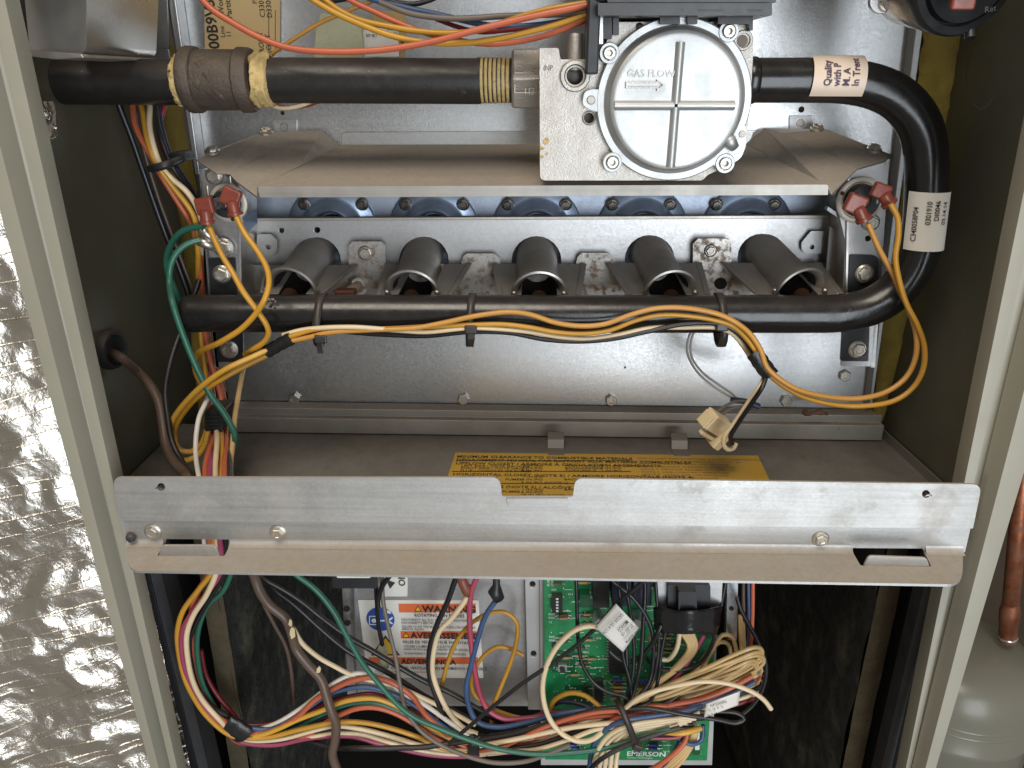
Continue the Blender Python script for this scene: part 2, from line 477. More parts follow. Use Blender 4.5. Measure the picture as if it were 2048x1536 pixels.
# ------------------------------------------------------------------ cabinet
cab = thing('furnace_cabinet', 'cream painted steel furnace cabinet with open front and dark olive inside', 'furnace', (0, 0.1, -0.4))
def vert_profile(name, bottom, top, prof, m, parent, bevel=0.0, smooth=True):
    """bottom/top: (outer point, inner point); prof: (share from outer to inner, depth)"""
    V = []; F = []; n = len(prof)
    for (o, i) in (bottom, top):
        for t, d in prof:
            p = o.lerp(i, t); V.append(Vector((p.x, p.y+d, p.z)))
    for k in range(n-1): F.append((k, k+1, k+1+n, k+n))
    o = mk(name, V, F, m, parent, solid=0.0012, bevel=.0022, bseg=4)
    o.modifiers['soft_edge'].angle_limit = math.radians(8)
    for q in o.data.polygons: q.use_smooth = True
    return o
def ext(p, q, zb, zt):              # line through p, q carried on to two heights
    f = lambda z: p + (q-p)*((z-p.z)/(q.z-p.z))
    return f(zb), f(zt)
ZB, ZT = -0.42, 0.36
ob, ot = ext(P(303, 1536, 0), P(9, 444, 0), ZB, ZT)
ib, it = ext(P(371, 1536, .010), P(150, 525, .010), ZB, ZT)
ib.y = it.y = 0; ib.x -= .0015; it.x -= .0015
vert_profile('front_jamb', (ob, ib), (ot, it), [(0, .03), (0, 0), (.33, 0), (.45, .0090), (.58, .0095), (.72, .0045), (.98, .0045), (1, .013)], JAMB, cab)
rib, rit = ext(P(1806, 1536, 0.012), P(1934, 900, 0.012), ZB, ZT)
rob, rot_ = ext(P(1865, 1536, 0), P(2046, 929, 0), ZB, ZT)
rib0 = Vector((rib.x, 0, rib.z)); rit0 = Vector((rit.x, 0, rit.z))
vert_profile('front_jamb', (rob, rib0), (rot_, rit0), [(0, .03), (0, 0), (.42, 0), (.54, .010), (.74, .0115), (.98, .0095), (1, .018)], JAMB, cab)
# dark door gaskets behind the jambs, below the cross bracket
for (a0, a1, b0, b1) in (((360, 1536), (286, 1262), (408, 1536), (341, 1262)), ((1767, 1536), (1880, 1060), (1812, 1536), (1925, 1060))):
    g0, g1 = ext(P(a0[0], a0[1], .036), P(a1[0], a1[1], .036), ZB, -0.05)
    h0, h1 = ext(P(b0[0], b0[1], .036), P(b1[0], b1[1], .036), ZB, -0.05)
    vert_profile('door_gasket', (g0, h0), (g1, h1), [(0, .012), (0.02, .002), (.3, 0), (.5, .006), (.62, .006), (.8, 0), (1, .004), (1, .02)], GASKET, cab)
# side walls, splayed a little to meet the burner wall
XL = -.245; wl_f = Vector((XL, .05, 0)); wl_b = Vector((XL, YW, 0))
wr_b = P(1762, 857, YW); wr_f = PZ(1864, 962, ZD)
k = (0.034-wr_b.y)/(wr_f.y-wr_b.y); wr_f = wr_b + (wr_f-wr_b)*k
def side_wall(a, b, sgn):
    b2 = b + (b-a).normalized()*0.05
    V = []
    for z in (ZB, ZT):
        for p, o in ((a, 0), (b2, 0), (b2, .0015*sgn), (a, .0015*sgn)): V.append(Vector((p.x+o, p.y, z)))
    return mk('side_wall', V, [(0, 1, 5, 4), (2, 3, 7, 6), (1, 2, 6, 5), (3, 0, 4, 7), (0, 3, 2, 1), (4, 5, 6, 7)], INNER, cab)
wl = side_wall(Vector((XL, .05, 0)), Vector((XL, YW, 0)), -1)
wr = side_wall(Vector((wr_f.x, wr_f.y, 0)), Vector((wr_b.x, YW, 0)), 1)
# outer skins and back of the blower compartment, all dark
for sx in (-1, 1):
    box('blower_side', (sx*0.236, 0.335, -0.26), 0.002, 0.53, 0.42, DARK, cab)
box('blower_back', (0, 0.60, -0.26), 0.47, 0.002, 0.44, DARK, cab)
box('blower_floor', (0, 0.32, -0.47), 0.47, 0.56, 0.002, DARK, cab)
box('cabinet_top', (0, 0.10, 0.362), 0.50, 0.18, 0.002, INNER, cab)
# grommet for the supply cable in the left wall and a faint knock-out in the right one
dg_ = ray(216, 699); gp = CAM+dg_*((XL+.001-CAM.x)/dg_.x); YG = gp.y
lathe('grommet', gp, (1, -.12, 0.02), [(.0112, -.002), (.0116, .002), (.0106, .005), (.0088, .005), (.0080, -.001), (.0005, -.001)], GASKET, cab, 28)
V, F = tube_geo([P(x, y, 0.09) for x, y in circ(1962, 155, 30, 62, 36)]+[P(1992, 155, 0.09)], 0.0003, 6)
mk('knockout_ring', V, F, mat('knockout_line', (0.03, 0.028, 0.02), 0.6), cab)
for x, y in ((1713, 1140), (210, 910), (1898, 400)):
    pass

# ------------------------------------------------------------------ burner wall
vp = thing('vestibule_panel', 'large galvanized steel wall panel behind the burners with row of screws', 'panel', P(1077, 850, YW))
plate('sheet', [(310, -160), (1890, -160), (1752, 832), (462, 832)], YW, .0012, GALVW, vp)
plate('edge_flange', [(326, -60, YW-.012), (343, -60, YW-.012), (400, 350, YW-.012), (390, 350, YW-.012)], YW, .012, GALV, vp, bevel=.0006)
plate('edge_flange', [(1836, 20, YW-.010), (1852, 20, YW-.010), (1745, 815, YW-.010), (1738, 815, YW-.010)], YW, .010, GALV, vp, bevel=.0006)
# stepped flange along the foot of the panel
zt = P(1077, 822, YW-.008).z; zm = P(1077, 842, YW-.013).z
xl, xr = P(465, 830, YW).x, P(1752, 830, YW).x
def strip(name, pts, m, parent):     # section in (y, z) swept from left to right
    V = [Vector((x, y, z)) for x in (xl, xr) for y, z in pts]; n = len(pts)
    return mk(name, V, [(k, k+1, k+1+n, k+n) for k in range(n-1)], m, parent, solid=.0011, bevel=.0004)
strip('foot_flange', [(YW-.0012, zt+.0012), (YW-.009, zt), (YW-.009, zm), (YW-.014, zm), (YW-.014, ZD+.001)], GALVD, vp)
for x, y in ((590, 797), (927, 797), (1222, 799), (1571, 800), (1688, 750)):
    screw(vp, x, y, YW, 12, m=ZINC, flange=False, h=9)
for x, y, s in ((570, 252, 1), (1602, 244, 1)):
    p = plate('punched_tab', rrect(x-23, y-13, x+23, y+22, 1.5), YW-.0012, .0011, GALV, vp, holes=[circ(x-2, y+2, 9, 9, 16)], bevel=.0002)
    lathe('tab_hole', P(x-2, y+2, YW-.0002), (0, -1, 0), [(.0023, 0), (.0022, .0002)], GALVD, vp, 16)
for x, y, r in ((565, 226, 4), (1603, 219, 6), (1250, 735, 2)):
    lathe('punched_hole', P(x, y, YW-.0003), (0, -1, 0), [(r*S(x, y, YW), 0), (r*S(x, y, YW)*.9, .0004)], DARK, vp, 14)
# identification sticker, its words running upwards
st = plate('rating_label', [(408, -40), (560, -40), (560, 103), (410, 103)], YW-.0012, .0006, TANP, vp)
px1 = S(480, 50, YW)
for s, x, y, h, b in (('00B9V5A', 440, 98, 25, .02), ('Line', 451, 75, 11, 0), ('11', 463, 75, 11, 0), ('Works', 449, 30, 13, .01), ('Partition', 465, 37, 13, .01),
                     ('PART', 515, 8, 11, 0), ('C33011A', 531, 35, 12, .005), ('D33004A', 545, 36, 12, .005), ('FRONT', 530, 112, 12, .005), ('FRONT', 545, 117, 12, .005)):
    text(s, h*px1*1.25, plane_map(x, y, YW-.0013, 90), INK, st, bold=b, sx=.92)
for x in (537, 550):
    plate('ruled_line', [(x, 20), (x+.9, 20), (x+.9, 103), (x, 103)], YW-.0017, .0002, INK, st)
# clear plastic terminal block with white label
tb = thing('terminal_block', 'milky plastic terminal block on the wall behind the gas pipe', 'connector', P(690, 115, .155))
plate('housing', rpoly([(642, 26), (722, 40), (724, 72), (728, 116), (628, 116), (632, 60)], 4), .135, .028, CLEARP, tb, bevel=.0012)
lb = plate('white_label', [(727, 52), (796, 52), (798, 113), (724, 113)], .139, .001, PAPER, tb)
for s, x, y, h in (('1-88-308', 731, 74, 6), ('2670183', 768, 62, 5), ('-622', 772, 70, 5)):
    text(s, h*S(760, 80, .139)*1.3, plane_map(x, y, .139, 180, .0006) if x > 800 else plane_map(x+24, y-6, .139, 180, .0006), INK, lb, sx=.8)
text('PC', 17*S(760, 80, .139), plane_map(797, 78, .139, 270, .0006), INK, lb, bold=.03)
plate('tan_tape', [(745, 22), (812, 22), (810, 113), (798, 113), (796, 50), (745, 50)], .1405, .001, mat('tan_tape', hx('#a98f5c'), .5, 0, .1, 50), tb)
# yellow fibreglass showing at both edges of the panel
def rough_strip(name, left, right, Y, m, parent, n=40, amp=.0022):
    V = []; F = []
    for i in range(n+1):
        t = i/n
        def at(l):
            f = t*(len(l)-1); a = min(int(f), len(l)-2); u = f-a
            return (l[a][0]+(l[a+1][0]-l[a][0])*u, l[a][1]+(l[a+1][1]-l[a][1])*u)
        a = P(*at(left), Y); b = P(*at(right), Y)
        for j in range(5):
            p = a.lerp(b, j/4)
            nz = noise.noise(p*180)*amp
            V.append(p+Vector((noise.noise(p*120+Vector((5, 0, 0)))*amp*.5, nz-(.004 if j in (1, 2, 3) else 0), 0)))
    for i in range(n):
        for j in range(4):
            a = i*5+j; F.append((a, a+1, a+6, a+5))
    return mk(name, V, F, m, parent, smooth=True)
rough_strip('fibreglass_edge', [(1852, 20), (1836, 150), (1815, 300), (1790, 480), (1765, 660), (1742, 840)], [(1930, 20), (1915, 150), (1895, 300), (1862, 480), (1812, 660), (1768, 840)], YW-.004, INSUL, cab)
rough_strip('fibreglass_edge', [(300, 90), (318, 200), (338, 330), (360, 450), (372, 560), (385, 700), (400, 850)], [(348, 90), (360, 200), (385, 330), (408, 450), (425, 560), (440, 700), (452, 850)], YW-.004, INSUL, cab)

# ------------------------------------------------------------------ blower deck with its clearance label
V = [Vector((x, y, z)) for z in (ZD, ZD-.0012) for x, y in ((XL+.001, .05), (wr_f.x-.001, .04), (wr_b.x-.001, YW), (XL+.001, YW))]
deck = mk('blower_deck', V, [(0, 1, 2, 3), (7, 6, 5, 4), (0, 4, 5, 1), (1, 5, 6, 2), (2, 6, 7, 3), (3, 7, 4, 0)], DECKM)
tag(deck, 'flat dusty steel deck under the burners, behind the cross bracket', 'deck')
# its turned-up right edge
V = [Vector((wr_b.x-.002, YW-.001, ZD)), Vector((wr_f.x-.002, .041, ZD)), Vector((wr_f.x-.002, .041, ZD+.006)), Vector((wr_b.x-.002, YW-.001, ZD+.006))]
mk('side_flange', V, [(0, 1, 2, 3)], DECKM, deck, solid=.001)
lab = thing('clearance_label', 'yellow clearance warning sticker lying on the dark deck behind the notch', 'label', PZ(1200, 960, ZD+.0004))
def dk(p): return PZ(p[0], p[1], ZD+.0005)
fr = [dk(p) for p in ((911, 905), (1516, 911), (1553, 990), (1580, 1040), (858, 1040), (885, 985))]
V, F = prism_geo(fr, [v-Vector((0, 0, .0003)) for v in fr])
sheet = mk('paper', V, F, YELP, lab)
def dmap(px, py):
    o = PZ(px, py, ZD+.0008); return lambda u, v: o+Vector((u, v, 0))
sD = S(1100, 930, .12)
for s, x, y, h, b in (('MINIMUM CLEARANCE TO COMBUSTIBLE MATERIALS', 913, 914.5, 10, .02), ('DÉGAGEMENT MINIMAL PAR RAPPORT AUX MATIÈRES COMBUSTIBLES', 912, 921, 10, .02),
                     ('UPFLOW CLOSET / ARMOIRE À CIRCULATION ASCENDANTE', 911, 928, 10, .015), ('LEFT SIDE / CÔTÉ GAUCHE', 922, 932.5, 7.5, .01), ('RIGHT SIDE / CÔTÉ DROIT', 921, 937, 7.5, .01), ('FLUE / CONDUIT DE FUMÉE', 920, 942, 7.5, .01),
                     ('0 IN./PO', 1045, 932.5, 7.5, .01), ('0 IN./PO', 1044, 937, 7.5, .01), ('6 IN./PO', 1043, 942, 7.5, .01), ('FRONT/AVANT', 1130, 932.5, 7.5, .01), ('BACK/ARRIÈRE', 1130, 937, 7.5, .01), ('TOP/DESSUS', 1130, 942, 7.5, .01),
                     ('3 IN./PO (NOTE 1)', 1202, 932.5, 7.5, .01), ('0 IN./PO', 1202, 937, 7.5, .01), ('1 IN./PO', 1202, 942, 7.5, .01),
                     ('HORIZONTAL CLOSET (NOTE 5) / ARMOIRE HORIZONTALE (NOTE 4)', 905, 950, 10, .015), ('TOP / DESSUS', 925, 955, 7.5, .01), ('FUMÉE', 1010, 960, 7.5, .01), ('1 IN./PO', 1045, 954.5, 7.5, .01), ('6 IN./PO', 1043, 960, 7.5, .01), ('3 IN./PO (NOTE 1)', 1042, 966, 7.5, .01), ('BACK / ARRIÈRE', 1128, 960, 7.5, .01),
                     ('ALCOVE (NOTE 2) / ALCÔVE HORIZONTALE', 950, 974.5, 9.5, .015), ('1 IN./PO', 1043, 980.5, 7.5, .01), ('6 IN./PO', 1042, 985.5, 7.5, .01), ('18 IN./PO (NOTE 1)', 1040, 991, 7.5, .01), ('BACK', 1128, 980.5, 7.5, .01), ('FLUE/FUMÉE', 975, 984, 7.5, .01)):
    text(s, h*sD*1.35, dmap(x, y), mat('faded_ink', (.055, .042, .022), .6), sheet, bold=b, sx=1.08)
for y in (922.5, 944, 968):
    a, b = dk((912-(y-922)*.4, y)), dk((1262, y))
    mk('ruled_line', [a+Vector((0, 0, .0003)), b+Vector((0, 0, .0003)), b+Vector((0, .0008, .0003)), a+Vector((0, .0008, .0003))], [(0, 1, 2, 3)], INK, sheet)
for i in range(8):
    text(['FOR CLOSET INSTALLATIONS A DOOR OPENING AND', 'CLEARANCE FOR AIR OPENINGS / POUR LES', 'NOTE 1  MINIMUM 24 IN. FOR SERVICE', 'NOTE 2  ALCOVE CLEARANCES SHOWN', 'NOTE 3  PROVIDE ACCESS FOR SERVICE', 'NOTE 4  LINE CONTACT PERMITTED', 'NOTE 5  LISTED FOR USE WITH GAS', 'AS MARKED ON THE FURNACE'][i], 6*sD*1.3, dmap(1275+i*1.5, 917.5+i*5.4), INKG, sheet, sx=1.3)
# spring clips on the deck
for x, y, lb2 in ((1112, 893, 'small steel spring clip standing on the deck above the yellow sticker'), (1362, 895, 'small steel spring clip on the deck near the loose connector')):
    a = PZ(x-16, y+12, ZD+.0006); w = (PZ(x+16, y+12, ZD)-PZ(x-16, y+12, ZD)).x
    V = []
    for xx in (a.x, a.x+w):
        V += [Vector((xx, a.y-.004, ZD+.0006)), Vector((xx, a.y+.006, ZD+.0006)), Vector((xx, a.y+.008, ZD+.006)), Vector((xx, a.y+.013, ZD+.009))]
    tag(mk('spring_clip', V, [(0, 1, 5, 4), (1, 2, 6, 5), (2, 3, 7, 6)], DECKM, solid=.0008), lb2, 'clip')

# ------------------------------------------------------------------ cross bracket in front
br = thing('cross_bracket', 'wide grey zinc steel bracket across the opening with rounded notch and dusty lip', 'bracket', P(1080, 1100, 0))
up = rpoly([(226, 955), (1000, 955), (1004, 993), (1146, 993), (1150, 957), (1964, 969), (1946, 1057), (238, 1041)], [16, 24, 5, 5, 26, 20, 2, 2], 6)
plate('upper_flange', up, -.0050, .0013, BRKT, br, bevel=.0004, holes=[circ(322, 974, 8, 8, 14), circ(1852, 988, 8, 8, 14)])
plate('lower_flange', [(238, 1030), (1943, 1048), (1930, 1104), (1848, 1103), (1845, 1097), (1706, 1096), (1704, 1101.5), (460, 1089), (457, 1079), (332, 1078), (330, 1087.7), (252, 1087)], -.0022, .0013, BRKT, br)
zl, zr_ = P(256, 1087, -.0022).z, P(1924, 1104, -.0022).z
def lp(p):
    t = (p[0]-256)/(1924-256); return PZ(p[0], p[1], zl+(zr_-zl)*t)
lip = rpoly([(254, 1087), (256, 1141), (1925, 1169), (1926, 1104), (1848, 1103), (1863, 1133), (1721, 1131), (1704, 1101.5), (460, 1089), (449, 1112), (314, 1111), (330, 1087.7)], [2, 48, 44, 6, 0, 4, 4, 0, 0, 4, 4, 0], 7)
fr = [lp(p) for p in lip]; dz = Vector((0, 0, -.0013))
V, F = prism_geo(fr, [v+dz for v in fr])
mk('dusty_lip', V, F, BRKT, br, bevel=.0004)
for x0, x1 in ((256, 329), (461, 1703), (1849, 1924)):      # rounded bend between flange and lip
    V = []; n = 7
    for x in (x0, x1):
        t = (x-256)/(1924-256); zc = zl+(zr_-zl)*t; xx = P(x, 1087+17*t, -.0022).x
        for i in range(n):
            a = math.pi/2*i/(n-1); r = .0034
            V.append(Vector((xx, -.0023-r*(1-math.cos(a)), zc+.0001+r*(1-math.sin(a)))))
    mk('bend', V, [(i, i+1, i+1+n, i+n) for i in range(n-1)], BRKT, br, smooth=True)
for pts in ([(322, 1091), (430, 1091), (439, 1111.5), (318, 1112)], [(1738, 1112), (1854, 1116), (1859, 1132.5), (1728, 1132)]):
    y0 = lp(pts[2]).y
    plate('bent_tab', rpoly(pts, [7, 7, 0, 0], 3), y0-.0002, .0012, BRKT, br, bevel=.0003)
plate('notch_tab', rpoly([(1013, 997), (1136, 997), (1137, 1014), (1015, 1014)], [0, 0, 5, 5], 3), -.0058, .0012, BRKT, br, bevel=.0005)
for x, y in ((306, 1063), (556, 1065), (1641, 1077)):
    screw(br, x, y, -.0022, 17)
for x, y in ((322, 974), (1852, 988)):
    lathe('rivet_nut', P(x, y, -.002), (0, -1, -.25), [(.0022, -.004), (.0023, .0026), (.0016, .0028), (.0014, .0008), (.0002, .0008)], SCREWD, br, 14)
lathe('corner_plug', P(262, 1075, -.004), (0.2, -1, 0), [(.0022, -.002), (.0022, .001), (.0012, .0018)], GASKET, br, 10, jit=.15)

# ------------------------------------------------------------------ foil-faced duct wrap at the left
def crinkle(name, u0, u1, v0, v1, nu, nv, fn, amp, m, parent=None, freq=55):
    V = []; F = []
    for j in range(nv+1):
        for i in range(nu+1):
            p, nrm = fn(u0+(u1-u0)*i/nu, v0+(v1-v0)*j/nv)
            q = p*freq
            w = 0.0
            for k_, (f, a) in enumerate(((.33, 3.0), (.9, 1.0), (2.3, .34), (5.2, .10))):
                w += (1-2*abs(noise.noise(q*f+Vector((k_*7.3, 3.1, 1.7)))))*a
            dv = noise.voronoi(q*.55+Vector((w*.15, 0, 0)))[0]
            w += 1.6*min(.6, dv[1]-dv[0])
            V.append(p + nrm*w*amp)
    for j in range(nv):
        for i in range(nu):
            a = j*(nu+1)+i
            F.append((a, a+1, a+nu+2)); F.append((a, a+nu+2, a+nu+1))
    return mk(name, V, F, m, parent, smooth=True, auto=28)
FOIL = mat('foil', (0.66, 0.62, 0.555), 0.25, 1.0, 0.05, 30, 0.45, 420, rvar=.08)
jx = lambda z: ob.x + (ot.x-ob.x)*((z-ob.z)/(ot.z-ob.z))
def foil_fn(u, v):                  # u 0..1 from jamb to the left, v = height
    x = jx(v)+.008-u*.15
    y = .026 - .056*u + .02*u*u
    return Vector((x, y, v)), Vector((.31, -.95, .05)).normalized()
foil = thing('foil_duct_wrap', 'crumpled silver foil insulation wrap beside the left edge of the cabinet', 'insulation', (jx(-.2)-.05, .03, -.3))
crinkle('foil_skin', 0, 1.5, -.46, .14, 130, 270, foil_fn, .0014, FOIL, foil, 62)
for i in range(66):                 # reinforcing threads under the skin show as ridges
    v = -.40 + i*.0078 + .0022*math.sin(i*2.3)
    pts = []
    for q in range(0, 40):
        u = q/39*1.4; p, nrm = foil_fn(u, v-.030*u+.0025*math.sin(u*5+i*.6))
        ww = 0
        for k_, (f, a) in enumerate(((.33, 3.0), (.9, 1.0), (2.3, .34), (5.2, .10))):
            ww += (1-2*abs(noise.noise(p*62*f+Vector((k_*7.3, 3.1, 1.7)))))*a
        dv = noise.voronoi(p*62*.55+Vector((ww*.15, 0, 0)))[0]; ww += 1.6*min(.6, dv[1]-dv[0])
        pts.append(p+nrm*(ww*.0014-.0001+.0007*noise.noise(p*38+Vector((i*3.7, 0, 0)))))
    V, F = tube_geo(pts, .00058, 6)
    mk('scrim_thread', V, F, FOIL, foil, smooth=True)
sf = lambda u, v: (P(84+34*u, 205+66*v+10*u*(1-u)*4*v, .045), Vector((.3, -1, .1)).normalized())
tag(crinkle('foil_scrap', 0, 1, 0, 1, 18, 26, sf, .0016, FOIL, None, 120), 'small crumpled foil scrap under the gas pipe at far left', 'foil')

# ------------------------------------------------------------------ tank and copper pipe at the right
tk = thing('expansion_tank', 'glossy grey steel tank standing behind the right edge of the cabinet', 'tank', P(1905, 1536, .45)-Vector((0, 0, .25)))
c = P(1893, 1400, .45); R_ = 150*S(1900, 1400, .45)
zt1 = P(1900, 1283, .45).z
bz = c.z-.35
lathe('shell', Vector((c.x, c.y, 0)), (0, 0, 1), [(R_*.985, bz), (R_*.985, zt1-.095), (R_*1.005, zt1-.092), (R_*1.005, zt1-.086), (R_*.985, zt1-.083), (R_*.985, zt1-.045), (R_*.97, zt1-.030), (R_*.90, zt1-.014), (R_*.75, zt1-.002), (R_*.5, zt1+.006), (R_*.2, zt1+.010), (.001, zt1+.0105)], TANK, tk, 64, auto=70)
for hz in (zt1-.064, zt1-.055):
    lathe('shell_bead', Vector((c.x, c.y, 0)), (0, 0, 1), [(R_*.98, hz-.002), (R_*.992, hz), (R_*.98, hz+.002)], TANK, tk, 64, close=False)
pb = P(2015, 1276, .43)
pt = P(2050, 900, .43)
cp = thing('copper_pipe', 'weathered copper water pipe rising from the grey tank at right', 'pipe', pb)
V, F = tube_geo([pb, pb.lerp(pt, .5), pb.lerp(pt, 1.6)], 15.5*S(2010, 1200, .43), 20); mk('tube', V, F, COPPER, cp, smooth=True)
ax = (pt-pb).normalized(); r0 = 15.5*S(2010, 1200, .43)
lathe('soldered_joint', pb, ax, [(r0*1.0, -.004), (r0*1.12, 0), (r0*1.12, .022), (r0*1.22, .024), (r0*1.22, .040), (r0*1.05, .044), (r0, .05)], COPPER, cp, 24, jit=.02)
lathe('solder_ring', pb+ax*.002, ax, [(r0*1.05, -.003), (r0*1.2, 0), (r0*1.1, .002)], SOLDER, cp, 24, jit=.04)

# ------------------------------------------------------------------ sheet metal at the upper left
ub = thing('vent_transition_box', 'rounded shiny steel duct corner hanging above the gas pipe at left', 'duct', P(110, 112, .06))
plate('shell', rpoly([(38, -120), (175, -120), (172, 96), (160, 113), (60, 106)], [2, 2, 6, 10, 2], 5), .045, .07, mat('bright_duct', (.50, .48, .45), .30, .9, .15, 25, .05, 500), ub, bevel=.018, bseg=6)
plate('bottom_rim', [(58, 100), (164, 108), (168, 116), (110, 119), (58, 113)], .042, .075, GALVD, ub, bevel=.0006)
us = thing('upper_side_plate', 'dull steel plate at the upper left beside the sloping orange wires', 'plate', P(270, 100, .15))
plate('sheet', [(170, -80), (330, -80), (338, 96), (262, 106), (215, 60)], .150, .0012, GALV, us)
plate('lower_tab', rpoly([(275, 103), (336, 97), (340, 122), (292, 124), (290, 112)], 2), .146, .0012, GALV, us, bevel=.0003)
# ================================================================== PIPES
YP = 0.097
s_g = S(600, 161, YP)
gp = thing('gas_supply_pipe', 'long black steel gas pipe entering from the left behind the jamb', 'pipe', P(220, 162, YP))
A_ = P(0, 163, YP); B_ = P(392, 162, YP)
lathe('pipe', A_-Vector((.03, 0, 0)), (1, 0, 0), [(43.5*s_g, 0), (43.5*s_g, (B_-A_).x+.03)], PIPE, gp, 40)
def dope(parent, x0, x1, y, r0, amp, jit):
    o = P(x0, y, YP); L_ = (P(x1, y, YP)-o).x
    V = []; F = []; n = 40; nl = 10
    for k in range(nl+1):
        for i in range(n):
            a = 2*math.pi*i/n
            e = (noise.noise(Vector((math.cos(a)*2.2, math.sin(a)*2.2, x0*.7)))+.15)*jit if k in (0, 1) else 0
            rr = r0 + amp*(.3+noise.noise(Vector((math.cos(a)*4, math.sin(a)*4, k*.8+x0)))) - (amp*1.4 if k in (0, nl) else 0)
            V.append(o+Vector((L_*k/nl + e, -math.cos(a)*rr, math.sin(a)*rr)))
    for k in range(nl):
        for i in range(n):
            a = k*n+i; b = k*n+(i+1) % n; F.append((a, b, b+n, a+n))
    return mk('thread_sealant', V, F, DOPE, parent, smooth=True)
dope(gp, 350, 384, 162, 45.5*s_g, .0016, .008)
co = thing('pipe_coupling', 'brown cast iron coupling joining the two black gas pipes', 'pipe fitting', P(455, 200, YP))
o = P(372, 160, YP); u = s_g
def lc(pairs): return [(r*u, (x-372)*u) for x, r in pairs]
lathe('body', o, (1, 0, 0), lc([(371, 44), (372, 58), (376, 62), (382, 63.5), (397, 63), (400, 61.5), (402, 57.5), (480, 57), (482, 60), (485, 62), (504, 61), (510, 58), (512, 48), (512, 44)]), CASTIRON, co, 48, auto=32, jit=.006)
for i in range(4):                  # casting marks
    a = random.uniform(-1.2, .9); h = (425+random.uniform(-14, 40)-372)*u
    c_ = o+Vector((h, -math.cos(a)*57*u, math.sin(a)*57*u))
    V, F = lathe_geo(c_, (0, -math.cos(a), math.sin(a)), [(.0026, -.0008), (.0018, .0002), (.0006, .0004)], 7, jit=.5)
    mk('casting_mark', V, F, CASTIRON, co, smooth=True)
n2 = thing('gas_nipple', 'black gas pipe between iron coupling and gas valve with yellow sealant on its threads', 'pipe', P(780, 161, YP))
o2 = P(538, 161, YP)
prof = [(43*u, 0), (43*u, (962-538)*u)]
lathe('pipe', o2, (1, 0, 0), prof, PIPE, n2, 40)
dope(n2, 509, 546, 160, 50*u, .0016, .004)
pr = []
for i in range(7):
    x = 962+i*8.6; pr += [((42.0-i*.25)*u, (x-962)*u), ((44.2-i*.25)*u, (x+2.2-962)*u), ((44.2-i*.25)*u, (x+5-962)*u), ((41.4-i*.25)*u, (x+7.4-962)*u)]
lathe('threaded_end', P(955, 161, YP), (1, 0, 0), [(42.6*u, 0), (41.6*u, 68*u)], PIPE, n2, 40)
for i in range(7):
    x = 963+i*8.4; r_ = 43.6-i*.2; w_ = 4.6+.2*i
    lathe('sealant_thread', P(x, 161, YP), (1, -.02, .01), [((r_-3)*u, -.6*u), (r_*u, 0), ((r_+.4)*u, w_*.5*u), (r_*u, w_*u), ((r_-3)*u, (w_+1.4)*u)], DOPE, n2, 40, jit=.010, auto=80, close=False)

# manifold: from the valve outlet round to the capped left end
mani = thing('gas_manifold_pipe', 'glossy black bent manifold pipe looping from the gas valve along the burners', 'pipe', P(1000, 640, YP))
cen = [(1470, 161), (1540, 161), (1620, 161), (1690, 163), (1742, 172), (1790, 193), (1826, 228), (1846, 270), (1853, 320), (1853, 380), (1849, 440), (1840, 495), (1820, 545), (1785, 587), (1738, 614), (1682, 626), (1610, 628), (1500, 628), (1300, 628), (1000, 628), (700, 627), (420, 627), (388, 627)]
path = catmull([P(x, y, YP) for x, y in cen], .004)
RM = 42.5*S(1700, 161, YP)
V, F = tube_geo(path, RM, 32, False)
mk('bent_pipe', V, F, MANI, mani, smooth=True)
e = P(388, 627, YP)
lathe('crimped_end', e, (-1, 0, 0), [(RM, -.0005), (RM*.995, .002), (RM*.93, .0042), (RM*.80, .0056), (RM*.5, .0064), (.0003, .0066)], MANI, mani, 32, auto=80)
for x0, y0, k in ((545, 605, 9),):
    for i in range(k):              # chipped paint marks
        q = P(x0+random.uniform(-9, 9), y0+random.uniform(-7, 9), YP-RM*.90)
        box('paint_chip', q, .0014*random.random()+.0004, .0008, .0012*random.random()+.0003, ZINC, mani)
# collar where it enters the valve
lathe('outlet_collar', P(1488, 161, YP), (1, 0, 0), [(RM*1.0, 0), (RM*1.06, .001), (RM*1.06, .005), (RM, .006)], MANI, mani, 32)
def cyl_map_h(px, py, ang0=0.0, lift=.0003):
    """map onto the front of a horizontal pipe: u runs along it, v round it"""
    o = P(px, py, YP); o = Vector((o.x, YP, P(1600, 161, YP).z))
    R = RM+lift
    return lambda a, th: o + Vector((a, -math.cos(th)*R, math.sin(th)*R))
f = cyl_map_h(1610, 161, 0, .0011)
L_ = (P(1714, 161, YP)-P(1610, 161, YP)).x
nx, nt = 8, 16
t0, t1 = math.radians(-38), math.radians(88)
V = [f(L_*i/nx + .001*(j/nt), t0+(t1-t0)*j/nt) for j in range(nt+1) for i in range(nx+1)]
F = [(j*(nx+1)+i, j*(nx+1)+i+1, (j+1)*(nx+1)+i+1, (j+1)*(nx+1)+i) for j in range(nt) for i in range(nx)]
q1 = mk('quality_sticker', V, F, PAPERP, mani, smooth=True)
f2 = cyl_map_h(1610, 161, 0, .0015)
for s, x in (('Quality', 30), ('with P', 48), ('M. A', 66), ('In Trent', 84)):
    g = (lambda a, b, x=x: f2((x+4)*s_g - b, math.radians(-12) + a/RM))
    text(s, 19*s_g, g, mat('violet_ink', (.06, .035, .07), .6), q1, bold=.018, sx=.80)
